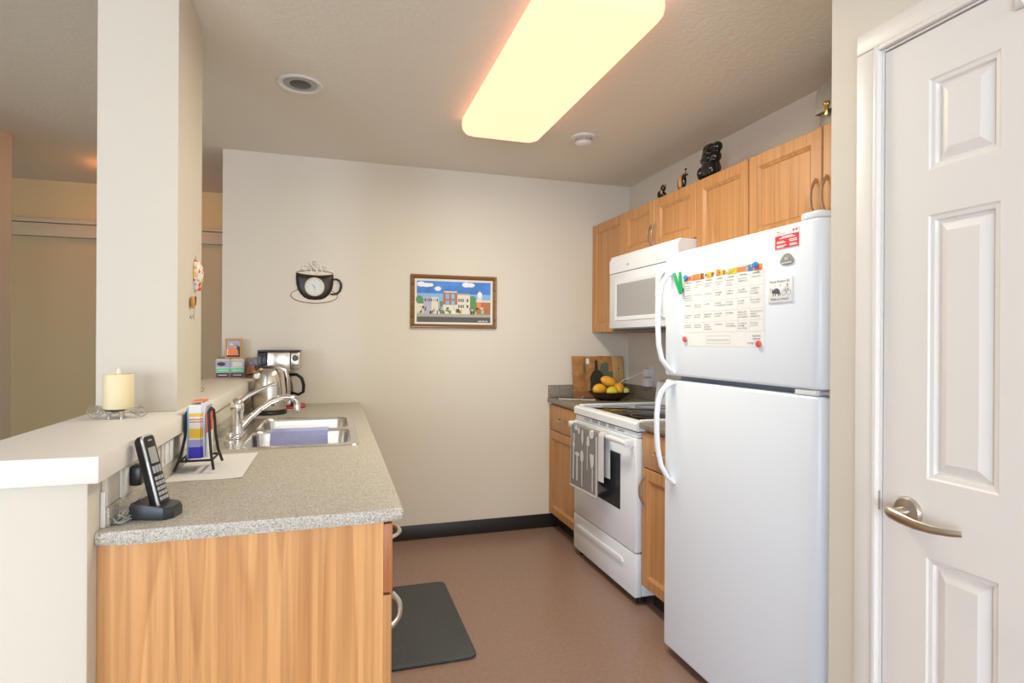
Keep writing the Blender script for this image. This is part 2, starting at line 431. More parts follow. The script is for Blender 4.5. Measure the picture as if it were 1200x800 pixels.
# door, casing, lever
d = struct('door_1', bx(XD + 0.012, XD + 0.03, DY0 - DW, DY0 - 0.003, 0.008, DZ - 0.003), 'door_paint')
def door_piece(y0, y1, z0, z1):
    return bx(XD - 0.001, XD + 0.0115, y0, y1, z0, z1)
ys = [DY0 - 0.003, DY0 - 0.108, DY0 - 0.253, DY0 - 0.358, DY0 - 0.503, DY0 - DW]
zs = [0.008, 0.23, 0.838, 1.011, 1.594, 1.693, 1.894, DZ - 0.003]
for a, b in ((0, 1), (2, 3), (4, 5)): obj('stile', door_piece(ys[b], ys[a], zs[0], zs[7]), 'door_paint', d)
for a, b in ((1, 2), (3, 4)):
    for p, q in ((0, 1), (2, 3), (4, 5), (6, 7)): obj('rail', door_piece(ys[b], ys[a], zs[p], zs[q]), 'door_paint', d)
    for p, q in ((1, 2), (3, 4), (5, 6)):
        prof = [(0, -0.001), (0.004, 0.002), (0.012, 0.0035), (0.015, 0.0105), (0.019, 0.0105), (0.038, 0.002), (0.040, 0.0012)]
        loops = []
        for ins, dep in prof:
            A, B, C_, D_ = ys[b] + ins, ys[a] - ins, zs[p] + ins, zs[q] - ins
            loops.append([(XD + dep, A, C_), (XD + dep, B, C_), (XD + dep, B, D_), (XD + dep, A, D_)])
        obj('panel', loft(new(), loops, False, True), 'door_paint', d, ang=8)
cy1 = DY0 + 0.006; cy0 = DY0 - DW - 0.006; CW_ = 0.064
def casing(name, side):
    bm = new()
    if side == 'head':
        box(bm, XD - 0.010, XD, cy0 - CW_, cy1 + CW_, DZ + 0.0205, DZ + 0.006 + CW_, bev=0.004); box(bm, XD - 0.016, XD, cy0, cy1, DZ + 0.006, DZ + 0.0200, bev=0.005)
    else:
        q, s_ = (cy1, 1) if side == 'left' else (cy0, -1)
        box(bm, XD - 0.010, XD, q + s_ * 0.0145, q + s_ * CW_, 0, DZ + 0.0200, bev=0.004); box(bm, XD - 0.016, XD, q, q + s_ * 0.0140, 0, DZ + 0.0200, bev=0.005)
    struct(name, bm, 'door_paint')
casing('trim_1', 'left'); casing('trim_2', 'head'); casing('trim_3', 'right')
tr = new(); box(tr, XD - 0.004, XD + 0.10, DY0 + 0.0005, DY0 + 0.0115, 0, DZ + 0.011)
box(tr, XD - 0.004, XD + 0.10, DY0 - DW - 0.0115, DY0 - DW - 0.0015, 0, DZ + 0.011)
box(tr, XD - 0.004, XD + 0.10, DY0 - DW - 0.001, DY0, DZ + 0.0005, DZ + 0.0055); struct('trim_4', tr, 'door_paint')
lev = thing('door_lever', 'brushed nickel lever handle on the white panelled pantry door', 'door handle', (XD, -2.824, 0.928))
c0 = Vector((XD - 0.001, -2.824, 0.928))
obj('rosette', lathe(new(), [(0.033, 0.0), (0.033, -0.004), (0.029, -0.010), (0.018, -0.013), (0.014, -0.014)], c0, 28, 'X'), 'satin_nickel', lev)
obj('neck', lathe(new(), [(0.012, -0.012), (0.011, -0.045), (0.013, -0.055)], c0, 18, 'X'), 'satin_nickel', lev)
P = [(XD - 0.052, -2.812, 0.930), (XD - 0.058, -2.824, 0.929), (XD - 0.061, -2.85, 0.925), (XD - 0.062, -2.885, 0.921), (XD - 0.058, -2.92, 0.9205), (XD - 0.050, -2.950, 0.9225), (XD - 0.042, -2.968, 0.925)]
obj('lever', tube(new(), P, [0.010, 0.0125, 0.0125, 0.011, 0.0095, 0.008, 0.0065], 12, ry=[.006, .0075, .007, .006, .005, .0045, .004]), 'satin_nickel', lev)
sp = obj('strike_plate', bx(XD - 0.0065, XD - 0.004, -2.7555, -2.7495, 0.912, 0.958, bev=0.001), 'satin_nickel')
tag(sp, 'small metal strike plate on the pantry door jamb', 'strike plate')
hk = thing('over_door_hook', 'white metal hook hung over the top of the pantry door', 'hook', (XD, -3.07, DZ - 0.05))
obj('strap', bx(XD - 0.006, XD - 0.001, -3.085, -3.035, DZ - 0.052, DZ - 0.002, bev=0.001), 'white_plastic', hk)
obj('prong', tube(new(), [(XD - 0.005, -3.06, DZ - 0.046), (XD - 0.02, -3.06, DZ - 0.055), (XD - 0.035, -3.06, DZ - 0.045), (XD - 0.038, -3.06, DZ - 0.03)], 0.003), 'white_plastic', hk)

# ------------------------------------------------------------------ ceiling things
lt = thing('ceiling_light', 'long glowing fluorescent ceiling light with rounded corners', 'light', (-1.25, -1.53, H))
pl = rrect(-1.462, -1.040, -2.185, -0.872, 0.07, 6)
L = []
for ins, z in ((0.0, H - 0.012), (-0.002, H - 0.04), (0.002, H - 0.062), (0.014, H - 0.078), (0.035, H - 0.087), (0.07, H - 0.091)):
    L.append([(u, v, z) for u, v in inset(pl, ins)])
obj('diffuser', loft(new(), L), 'lamp_diffuser', lt)
obj('housing', prism(new(), inset(pl, 0.012), H - 0.012, H - 0.0005, lambda u, v, z: (u, v, z)), 'white_plastic', lt)
area('fluorescent_tubes', (-1.25, -1.53, H - 0.0925), (0, 0, -1), 0.26, 1.10, 24.5, (0.97, 0.97, 0.80))
pt = thing('recessed_light', 'unlit recessed pot light with white trim in the ceiling', 'light', (-2.229, -1.072, H))
bm = new()
prof = [(0.098, -0.0005), (0.098, -0.004), (0.090, -0.008), (0.080, -0.006), (0.074, -0.001)]
lathe(bm, prof, pt.location, 32); obj('trim_ring', bm, 'white_plastic', pt)
obj('baffle', lathe(new(), [(0.073, -0.0022), (0.060, -0.0045), (0.050, -0.003)], pt.location, 28), 'screen_grey', pt)
obj('bulb', lathe(new(), [(0.0, -0.0062), (0.03, -0.0058), (0.046, -0.0035)], pt.location, 24), 'dark_plastic', pt)
sm = thing('smoke_detector', 'small round white smoke detector on the ceiling', 'smoke detector', (-0.753, -0.854, H))
obj('base', lathe(new(), [(0.062, -0.012), (0.070, -0.009), (0.072, -0.0005)], sm.location, 30), 'white_plastic', sm)
obj('grille', lathe(new(), [(0.046, -0.030), (0.047, -0.020), (0.044, -0.0125)], sm.location, 30), 'screen_grey', sm)
obj('cap', lathe(new(), [(0.0, -0.047), (0.030, -0.046), (0.044, -0.040), (0.048, -0.034), (0.046, -0.0305)], sm.location, 30), 'white_plastic', sm)

# ------------------------------------------------------------------ cabinets
def bow_handle(parent, c, s, vertical, length, mat='satin_nickel', stand=0.028):
    """arched pull: c on the door face, s outward sign along x"""
    pts = []; n = 12
    for k in range(n + 1):
        t = -1 + 2 * k / n
        out = stand * (1 - abs(t) ** 2.6) + 0.001
        a = t * length / 2
        pts.append((c[0] + s * out, c[1] + (0 if vertical else a), c[2] + (a if vertical else 0)))
    rr = [0.0042 + 0.0022 * abs(-1 + 2 * k / n) ** 6 for k in range(n + 1)]
    return obj('handle', tube(new(), pts, rr, 8, ry=[q * 1.5 for q in rr], up=Vector((0, 1, 0)) if vertical else Vector((0, 0, 1))), mat, parent)
def framed(name, parent, xf, s, y0, y1, z0, z1, mat='oak', st=0.058, th=0.020, flat=False):
    """a cabinet door (frame + recessed panel) whose back lies on x = xf and which faces s"""
    if flat:
        return obj(name, bx(min(xf, xf + s * th), max(xf, xf + s * th), y0, y1, z0, z1, bev=0.003), mat, parent)
    bm = new(); Y0, Y1 = min(y0, y1), max(y0, y1)
    prof = [(0, 0), (0, th - 0.003), (0.003, th), (st - 0.006, th), (st - 0.002, th - 0.003), (st + 0.010, th - 0.0115), (st + 0.011, 0)]
    loops = []
    for i, dd in prof:
        x = xf + s * dd
        loops.append([(x, Y0 + i, z0 + i), (x, Y1 - i, z0 + i), (x, Y1 - i, z1 - i), (x, Y0 + i, z1 - i)])
    loft(bm, loops, False, False)
    R0 = [bm.verts.new(p) for p in loops[0]]; R1 = [bm.verts.new(p) for p in loops[-1]]
    for i in range(4): bm.faces.new((R0[i], R0[(i + 1) % 4], R1[(i + 1) % 4], R1[i]))
    bmesh.ops.remove_doubles(bm, verts=bm.verts[:], dist=1e-5)
    fr_ = obj(name, bm, mat, parent, ang=20)
    i = st + 0.0112
    obj('panel', bx(min(xf, xf + s * (th - 0.012)), max(xf, xf + s * (th - 0.012)), Y0 + i, Y1 - i, z0 + i, z1 - i), mat, fr_)
    return fr_
def carcass(name, label, x0, x1, y0, y1, z0, z1, open_top=False, mat='oak', base=False, s=-1, group=None):
    t = thing(name, label, 'cabinet', ((x0 + x1) / 2, (y0 + y1) / 2, 0 if base else z0), group)
    bm = new(); a, b = min(y0, y1), max(y0, y1); w_ = 0.016
    box(bm, x0, x1, a, a + w_, z0, z1); box(bm, x0, x1, b - w_, b, z0, z1); box(bm, x0, x1, a + w_, b - w_, z0, z0 + w_)
    xb = x1 - w_ if s < 0 else x0
    box(bm, xb, xb + w_, a + w_, b - w_, z0 + w_, z1)
    if not open_top: box(bm, x0 if s < 0 else x0 + w_, x1 - w_ if s < 0 else x1, a + w_, b - w_, z1 - w_, z1)
    obj('body', bm, mat, t)
    if base:
        k0, k1 = (x0 + 0.055, x1) if s < 0 else (x0, x1 - 0.055)
        obj('toe_kick', bx(k0, k1, a, b, 0, z0), 'rubber_black', t)
    return t
G = 0.0015
XU = -0.2966; ZT = 2.1432
up1 = carcass('upper_cabinet', 'tall narrow oak wall cabinet in the corner left of microwave', XU + .02, -0.001, -0.4735, -0.002, 1.3732, ZT, group='oak wall cabinets')
dr = framed('door', up1, XU + .02, -1, -0.471, -0.004, 1.376, ZT - .002)
up2 = carcass('upper_cabinet', 'short two-door oak wall cabinet directly above the microwave', XU + .02, -0.001, -1.249, -0.4755, 1.850, ZT, group='oak wall cabinets')
dr = framed('door', up2, XU + .02, -1, -0.840, -0.478, 1.853, ZT - .002); bow_handle(dr, (XU, -0.818, 1.932), -1, True, 0.125)
dr = framed('door', up2, XU + .02, -1, -1.2475, -0.8435, 1.853, ZT - .002); bow_handle(dr, (XU, -0.866, 1.932), -1, True, 0.125)
up3 = carcass('upper_cabinet', 'oak wall cabinet between microwave cabinet and refrigerator cabinet', XU + .02, -0.001, -1.640, -1.2505, 1.3732, ZT, group='oak wall cabinets')
dr = framed('door', up3, XU + .02, -1, -1.6385, -1.253, 1.376, ZT - .002)
up4 = carcass('upper_cabinet', 'two-door oak wall cabinet above the refrigerator with long handles', XU + .02, -0.001, -2.47, -1.6415, 1.750, ZT, group='oak wall cabinets')
dr = framed('door', up4, XU + .02, -1, -2.050, -1.644, 1.753, ZT - .002); bow_handle(dr, (XU, -2.026, 1.870), -1, True, 0.145)
dr = framed('door', up4, XU + .02, -1, -2.468, -2.0545, 1.753, ZT - .002); bow_handle(dr, (XU, -2.078, 1.870), -1, True, 0.145)

XB = -0.6026
b1 = carcass('base_cabinet', 'oak base cabinet with drawer in the back corner left of stove', XB, -0.001, -0.500, -0.002, 0.105, 0.884, base=True, group='oak base cabinets')
dr = framed('drawer', b1, XB, -1, -0.497, -0.006, 0.698, 0.868, flat=True); bow_handle(dr, (XB - .02, -0.25, 0.783), -1, False, 0.115)
framed('door', b1, XB, -1, -0.497, -0.006, 0.110, 0.692)
b2 = carcass('base_cabinet', 'narrow oak base cabinet between stove and refrigerator', XB, -0.001, -1.648, -1.279, 0.105, 0.884, base=True, group='oak base cabinets')
dr = framed('drawer', b2, XB, -1, -1.645, -1.283, 0.698, 0.868, flat=True); bow_handle(dr, (XB - .02, -1.46, 0.783), -1, False, 0.115)
dr = framed('door', b2, XB, -1, -1.645, -1.283, 0.110, 0.692); bow_handle(dr, (XB - .02, -1.312, 0.585), -1, True, 0.135)

def right_counter(label, y0, y1, back):
    t = thing('worktop', label, 'countertop', (-0.32, (y0 + y1) / 2, 0.8845), 'speckled worktops along the right wall')
    pl = R4(-0.6395, -0.002, y0, y1)
    bm = bx(-0.6395, -0.002, y0, y1, 0.8845, 0.914, bev=0.008, seg=3)
    obj('top', bm, 'laminate_shaded', t)
    obj('backsplash', bx(-0.022, -0.002, y0, y1, 0.9145, 1.003, bev=0.003), 'laminate_shaded', t)
    if back: obj('backsplash', bx(-0.634, -0.0225, -0.022, -0.002, 0.9145, 1.003, bev=0.003), 'laminate_shaded', t)
    return t
right_counter('speckled worktop, darkened for dim light, in the back corner under the fruit bowl', -0.502, -0.002, True)
right_counter('narrow speckled worktop, darkened for dim light, between stove and refrigerator', -1.652, -1.278, False)

# peninsula
pg = 'oak cabinets under the sink counter'
p1 = carcass('peninsula_cabinet', 'oak drawer cabinet at the near end of the sink peninsula', -2.546, -1.966, -2.404, -1.955, 0.105, 0.884, base=True, s=1, group=pg)
obj('end_panel', bx(-2.546, -1.9665, -2.42, -2.4045, 0.0, 0.884), 'oak_panel', p1)
def front(y0, y1, parent, hy):
    q = obj('drawer', bx(-1.966, -1.945, y0, y1, 0.713, 0.876, bev=0.002), 'oak_edge', parent); bow_handle(q, (-1.945, (y0 + y1) / 2 - 0.03, 0.795), 1, False, 0.125, stand=0.036)
    q = framed('door', parent, -1.966, 1, y0, y1, 0.110, 0.707); bow_handle(q, (-1.946, hy, 0.655), 1, True, 0.078, stand=0.022)
front(-2.4195, -1.957, p1, -2.385)
p2 = carcass('peninsula_cabinet', 'oak cabinet under the stainless sink with two doors', -2.546, -1.966, -1.9545, -0.65, 0.105, 0.884, True, base=True, s=1, group=pg)
front(-1.953, -1.305, p2, -1.34); front(-1.301, -0.652, p2, -1.26)
p3 = carcass('peninsula_cabinet', 'oak cabinet at the back wall end of the sink peninsula', -2.546, -1.966, -0.6495, -0.01, 0.105, 0.884, base=True, s=1, group=pg)
front(-0.648, -0.012, p3, -0.61)

# sink counter with a cut-out
SX0, SX1, SY0, SY1 = -2.507, -1.985, -1.555, -0.705
def counter_hole():
    bm = new()
    xs = [-2.546, SX0 + 0.02, SX1 - 0.02, -1.9195]; ysl = [-2.4363, SY0 + 0.02, SY1 - 0.02, -0.002]
    z0, z1 = 0.8845, 0.914
    V = {}
    def v(i, j, k):
        if (i, j, k) not in V: V[(i, j, k)] = bm.verts.new((xs[i], ysl[j], (z0, z1)[k]))
        return V[(i, j, k)]
    cells = [(i, j) for i in range(3) for j in range(3) if (i, j) != (1, 1)]
    for i, j in cells:
        bm.faces.new((v(i, j, 1), v(i + 1, j, 1), v(i + 1, j + 1, 1), v(i, j + 1, 1)))
        bm.faces.new((v(i, j, 0), v(i, j + 1, 0), v(i + 1, j + 1, 0), v(i + 1, j, 0)))
        for (a, b, nb) in (((i, j), (i + 1, j), (i, j - 1)), ((i + 1, j), (i + 1, j + 1), (i + 1, j)), ((i + 1, j + 1), (i, j + 1), (i, j + 1)), ((i, j + 1), (i, j), (i - 1, j))):
            if nb not in cells: bm.faces.new((v(*a, 0), v(*b, 0), v(*b, 1), v(*a, 1)))
    ed = [e for e in bm.edges if all(abs(q.co.x + 1.9195) < 1e-4 for q in e.verts) or all(abs(q.co.y + 2.4363) < 1e-4 for q in e.verts)]
    ed = [e for e in ed if abs(e.verts[0].co.z - e.verts[1].co.z) < 1e-5 or abs(e.verts[0].co.x + 1.9195) < 1e-4 and abs(e.verts[0].co.y + 2.4363) < 1e-4]
    bmesh.ops.bevel(bm, geom=ed, offset=0.010, segments=3, profile=0.5, affect='EDGES')
    return bm
pc = thing('sink_counter', 'beige speckled laminate countertop of the sink peninsula', 'countertop', (-2.23, -1.22, 0.8845))
obj('top', counter_hole(), 'laminate', pc)
obj('backsplash', bx(HW1 + 0.001, HW1 + 0.016, -2.40, -0.003, 0.9145, 0.956, bev=0.002), 'laminate', pc)
obj('backsplash_trim', bx(HW1 + 0.001, HW1 + 0.012, -2.40, -0.003, 0.9565, 1.031, bev=0.002), 'wall_paint', pc)
obj('end_cap', bx(HW1 + 0.001, HW1 + 0.010, -2.406, -2.4005, 0.9145, 0.990, bev=0.001), 'white_plastic', pc, )

# ------------------------------------------------------------------ sink, faucet, cloth
sk = thing('kitchen_sink', 'double-bowl stainless steel sink set in the speckled counter', 'sink', (-2.25, -1.13, 0.914))
def ring_fill(outer, holes, z):
    bm = new(); E = []
    for lp in [outer] + holes:
        vs_ = [bm.verts.new((u, v, z)) for u, v in lp]
        E += [bm.edges.new((vs_[i], vs_[(i + 1) % len(vs_)])) for i in range(len(vs_))]
    bmesh.ops.triangle_fill(bm, use_beauty=True, use_dissolve=False, edges=E)
    return bm
o_ = rrect(SX0, SX1, SY0, SY1, 0.03, 5)
bwl = [rrect(-2.405, -2.015, -1.520, -1.143, 0.055, 6), rrect(-2.405, -2.015, -1.113, -0.735, 0.055, 6)]
bm = ring_fill(inset(o_, 0.004), bwl, 0.9185)
A = [bm.verts.new((u, v, 0.9185)) for u, v in inset(o_, 0.004)]; B = [bm.verts.new((u, v, 0.9143)) for u, v in o_]
for i in range(len(A)): bm.faces.new((A[i], A[(i + 1) % len(A)], B[(i + 1) % len(A)], B[i]))
bmesh.ops.remove_doubles(bm, verts=bm.verts[:], dist=1e-5)
obj('rim', bm, 'sink_steel', sk)
for q in bwl:
    L = []
    for ins, z in ((0, 0.9185), (0.003, 0.915), (0.006, 0.905), (0.014, 0.78), (0.022, 0.755), (0.045, 0.742), (0.10, 0.738)):
        L.append([(u, v, z) for u, v in inset(q, ins)])
    o = obj('bowl', loft(new(), L, False, True), 'sink_steel', sk, ang=60)
    cx = sum(u for u, v in q) / len(q); cy = sum(v for u, v in q) / len(q)
    obj('drain', lathe(new(), [(0.038, 0.0), (0.040, 0.003), (0.030, 0.004), (0.0, 0.002)], (cx, cy, 0.7385), 20), 'chrome', o)
fc = thing('faucet', 'chrome single-lever faucet with arched spout over the sink', 'faucet', (-2.456, -1.235, 0.9185))
FX, FY, FZ = -2.456, -1.235, 0.919
obj('base_plate', softslab(new(), rrect(FX - 0.028, FX + 0.028, FY - 0.10, FY + 0.10, 0.027, 6), FZ, FZ + 0.014, 0.005), 'chrome', fc)
obj('body', lathe(new(), [(0.026, 0.012), (0.024, 0.03), (0.022, 0.085), (0.025, 0.098), (0.026, 0.112)], (FX, FY, FZ), 24), 'chrome', fc)
obj('cap', lathe(new(), [(0.026, 0.1125), (0.0265, 0.125), (0.021, 0.142), (0.010, 0.152), (0.0, 0.153)], (FX, FY, FZ), 24), 'chrome', fc)
obj('lever', tube(new(), [(FX, FY, FZ + 0.135), (FX + 0.03, FY + 0.02, FZ + 0.158), (FX + 0.075, FY + 0.05, FZ + 0.180), (FX + 0.115, FY + 0.075, FZ + 0.197), (FX + 0.135, FY + 0.09, FZ + 0.203)], [0.012, 0.011, 0.008, 0.007, 0.009], 10, ry=[0.014, 0.012, 0.010, 0.009, 0.010]), 'chrome', fc)
sp_ = [(FX + 0.015, FY + 0.005, FZ + 0.030), (FX + 0.045, FY + 0.012, FZ + 0.068), (FX + 0.085, FY + 0.02, FZ + 0.105), (FX + 0.125, FY + 0.028, FZ + 0.133), (FX + 0.165, FY + 0.036, FZ + 0.148), (FX + 0.198, FY + 0.043, FZ + 0.148), (FX + 0.218, FY + 0.047, FZ + 0.138), (FX + 0.226, FY + 0.049, FZ + 0.118)]
obj('spout', tube(new(), sp_, [0.013, 0.013, 0.0125, 0.012, 0.012, 0.012, 0.012, 0.011], 14), 'chrome', fc)
obj('aerator', lathe(new(), [(0.013, 0.0), (0.0145, 0.008), (0.0145, 0.035), (0.0125, 0.040)], (FX + 0.227, FY + 0.049, FZ + 0.080), 18), 'chrome', fc)
sy = thing('side_sprayer', 'small chrome sprayer knob beside the faucet', 'sprayer', (-2.456, -1.40, 0.9185))
obj('collar', lathe(new(), [(0.022, 0.0005), (0.021, 0.008), (0.014, 0.014)], sy.location, 20), 'chrome', sy)
obj('nozzle', lathe(new(), [(0.013, 0.0142), (0.015, 0.028), (0.012, 0.038), (0.0, 0.040)], sy.location, 18), 'chrome', sy)
def cloth_f(u, v):
    x = -2.335 + u * 0.235 + 0.004 * math.sin(v * 7)
    s_ = v * 0.255 - 0.10
    if s_ < 0: y, z = -1.108 + 0.004 + 0.004 * math.sin(u * 9), 0.9205 + s_ + 0.002
    elif s_ < 0.032: y, z = -1.104 - s_ * 1.5, 0.9225 + 0.002 * math.sin(s_ / 0.032 * PI)
    else: y, z = -1.1535 - 0.10 * min(s_ - 0.032, 0.06) - 0.05 * max(0, s_ - 0.092) - 0.004 * (1 + math.sin(u * 8 + v * 3)) * min(1, (s_ - 0.03) / 0.08), 0.9225 - (s_ - 0.032)
    return (x, y, z)
cloth = obj('dish_cloth', thicken(quadgrid(new(), cloth_f, 16, 24), 0.003), 'cloth_blue')
tag(cloth, 'lavender blue dish cloth draped over the sink divider', 'cloth')

# ------------------------------------------------------------------ refrigerator
FY0, FY1, FXF = -2.487, -1.662, -0.740
fr = thing('refrigerator', 'tall white top-freezer refrigerator beside the pantry wall', 'refrigerator', (-0.40, -2.07, 0))
obj('body', bx(-0.655, -0.03, FY0 + 0.006, FY1 - 0.004, 0.03, 1.665, bev=0.006), 'fridge_grey', fr)
obj('gasket', bx(-0.668, -0.6555, FY0 + 0.02, FY1 - 0.02, 0.05, 1.650), 'gasket_grey', fr)
def fdoor(name, z0, z1):
    r = 0.038; pl = [(-0.669, FY0), (-0.669, FY1)]
    pl = [(-0.669, FY1 - 0.001), (FXF + r * .5, FY1)]
    pl += [(FXF + r * .55 - r * .55 * math.sin(a), FY1 - r * .55 + r * .55 * math.cos(a)) for a in [PI / 2 * k / 5 for k in range(1, 6)]]
    pl += [(FXF + r - r * math.cos(a), FY0 + r - r * math.sin(a)) for a in [PI / 2 * k / 6 for k in range(0, 7)]]
    pl += [(-0.669, FY0 + 0.001)]
    return obj(name, softslab(new(), pl, z0, z1, 0.010), 'fridge_white', fr, ang=50)
fd1 = fdoor('freezer_door', 1.172, 1.678)
fd2 = fdoor('fridge_door', 0.036, 1.153)
def fhandle(parent, P):
    bm = tube(new(), P, [0.020, 0.016, 0.013, 0.012, 0.012, 0.012, 0.012, 0.013, 0.016, 0.020], 12, ry=[0.008, 0.010, 0.011, 0.011, 0.011, 0.011, 0.011, 0.011, 0.010, 0.008], up=Vector((0, 1, 0)))
    return obj('handle', bm, 'appliance_white', parent, ang=60)
hy = -1.712
fhandle(fd1, [(FXF + 0.003, hy - 0.02, 1.182), (FXF - 0.020, hy - .012, 1.205), (FXF - 0.042, hy, 1.240), (FXF - 0.053, hy + .004, 1.30), (FXF - 0.057, hy + .004, 1.37), (FXF - 0.057, hy + .004, 1.44), (FXF - 0.052, hy + .002, 1.50), (FXF - 0.042, hy - .002, 1.55), (FXF - 0.022, hy - 0.01, 1.585), (FXF + 0.003, hy - 0.018, 1.602)])
fhandle(fd2, [(FXF + 0.003, hy - 0.025, 0.728), (FXF - 0.020, hy - .014, 0.752), (FXF - 0.042, hy, 0.80), (FXF - 0.055, hy + .004, 0.87), (FXF - 0.060, hy + .004, 0.94), (FXF - 0.060, hy + .004, 1.01), (FXF - 0.055, hy + .002, 1.065), (FXF - 0.044, hy - .004, 1.105), (FXF - 0.024, hy - 0.014, 1.133), (FXF + 0.003, hy - 0.025, 1.146)])
obj('hinge', bx(-0.735, -0.669, -2.465, -2.385, 1.1545, 1.1705, bev=0.002), 'appliance_white', fr)
obj('hinge_pin', bx(-0.722, -0.690, -2.50, -2.4655, 1.157, 1.168, bev=0.002), 'silver_plastic', fr)
obj('hinge_cover', softslab(new(), rrect(-0.735, -0.60, -2.478, -2.395, 0.02, 4), 1.679, 1.700, 0.006), 'appliance_white', fr)
obj('base_grille', bx(-0.66, -0.10, FY0 + 0.02, FY1 - 0.02, 0.0, 0.029), 'black_plastic', fr)

FN = (-1, 0, 0); FU = (0, -1, 0); FV = (0, 0, 1)
# meal calendar
cal = thing('calendar_sheet', 'large printed monthly calendar sheet on the freezer door', 'calendar', (FXF, -2.034, 1.296))
CX, CY0, CZ0, CW, CH = FXF - 0.0008, -1.806, 1.296, 0.456, 0.283
def sheet_f(u, v):
    return (CX, CY0 - u * CW, CZ0 + v * CH)
obj('sheet', thicken(quadgrid(new(), sheet_f, 16, 12), 0.0004), 'paper_white', cal)
sh = []
x = 0.004
for wd, mt in ((0.010, 'print_brown'), (0.035, 'print_orange'), (0.012, 'print_skin'), (0.050, 'print_orange'), (0.022, 'print_brown'), (0.014, 'paper_white'), (0.03, 'print_yellow'), (0.012, 'print_brown'), (0.016, 'paper_white'), (0.02, 'print_orange'), (0.02, 'print_yellow'), (0.010, 'print_brown'), (0.018, 'paper_white'), (0.03, 'print_lime'), (0.016, 'print_yellow'), (0.045, 'print_orange'), (0.012, 'print_skin'), (0.024, 'magnet_blue'), (0.044, 'print_orange')):
    h0 = random.uniform(0.254, 0.258)
    if mt != 'paper_white': sh.append((mt, 1, R4(x, x + wd, h0, random.uniform(0.274, 0.281))))
    x += wd
for k in range(26):
    cx = random.uniform(0.01, 0.445); sh.append((random.choice(['print_yellow', 'print_orange', 'print_brown', 'print_lime', 'magnet_red']), 2 + k % 4, circ(cx, random.uniform(0.260, 0.273), random.uniform(0.003, 0.007), n=8)))
for k in range(8): xx = 0.006 + k * 0.0634; sh.append(('paper_grid', 1, R4(xx, xx + 0.0008, 0.052, 0.245)))
for k in range(6): zz = 0.052 + k * 0.0386; sh.append(('paper_grid', 1, R4(0.006, 0.45, zz, zz + 0.0008)))
for c in range(7):
    sh.append(('ink_grey', 2, R4(0.018 + c * 0.0634, 0.052 + c * 0.0634, 0.2465, 0.2495)))
    for r in range(5):
        for l in range(random.choice((1, 2, 2, 3))):
            x0 = 0.011 + c * 0.0634; zz = 0.052 + r * 0.0386 + 0.028 - l * 0.0085
            xx = x0
            while xx < x0 + random.uniform(0.025, 0.05):
                wl = random.uniform(0.004, 0.012); sh.append((random.choice(['ink_grey', 'ink_grey', 'ink']), 2, R4(xx, xx + wl, zz, zz + 0.0022))); xx += wl + 0.0018
for a, b in ((R4(0.15, 0.285, 0.038, 0.0388), 1), (R4(0.15, 0.285, 0.010, 0.0108), 1), (R4(0.15, 0.1508, 0.010, 0.038), 1), (R4(0.2842, 0.285, 0.010, 0.038), 1)): sh.append(('ink_grey', b, a))
sh.append(('ink_grey', 2, R4(0.155, 0.28, 0.023, 0.0248)))
for zz in (0.036, 0.026): sh.append(('ink_grey', 2, R4(0.400, 0.438, zz, zz + 0.003)))
sh.append(('ink_grey', 2, R4(0.375, 0.408, 0.012, 0.015)))
flatprint('calendar_print', sh, cal, (CX - 0.0006, CY0, CZ0), FU, FV, FN, base=0.0)
for nm, y, z, mt, lab in (('b', -1.826, 1.567, 'magnet_blue', 'small round blue magnet at the left top of the calendar'), ('b', -2.222, 1.568, 'magnet_blue', 'small round blue magnet at the right top of the calendar'), ('r', -1.822, 1.322, 'magnet_red', 'small round red magnet at the left bottom of the calendar'), ('r', -2.238, 1.306, 'magnet_red', 'small round red magnet at the right bottom of the calendar')):
    tag(obj('round_magnet', lathe(new(), [(0.011, -0.0030), (0.0115, -0.006), (0.009, -0.010), (0.0, -0.011)], (FXF, y, z), 18, 'X'), mt), lab, 'magnet', 'round magnets on the calendar')
# red notice
nt_ = thing('red_notice', 'small red and white printed notice magnet at the top of freezer', 'notice', (FXF, -2.356, 1.604))
obj('sheet', bx(FXF - 0.0016, FXF - 0.0004, -2.406, -2.306, 1.604, 1.664), 'paper_white', nt_)
sh = [('sign_red', 1, R4(0.001, 0.099, 0.001, 0.042))]
for a, b, zz in ((0.03, 0.075, 0.036), (0.02, 0.085, 0.032), (0.008, 0.040, 0.022), (0.008, 0.045, 0.018), (0.06, 0.092, 0.024), (0.062, 0.092, 0.019), (0.008, 0.050, 0.009), (0.008, 0.040, 0.005), (0.062, 0.090, 0.010), (0.062, 0.094, 0.006)): sh.append(('ink_white', 2, R4(a, b, zz, zz + 0.0026)))
sh += [('sign_red', 1, R4(0.008, 0.022, 0.053, 0.055)), ('ink_grey', 1, R4(0.008, 0.045, 0.047, 0.0485)), ('sign_red', 1, circ(0.078, 0.052, 0.004, n=10)), ('ink_grey', 1, R4(0.085, 0.094, 0.049, 0.056))]
flatprint('notice_print', sh, nt_, (FXF - 0.0016, -2.306, 1.604), FU, FV, FN)
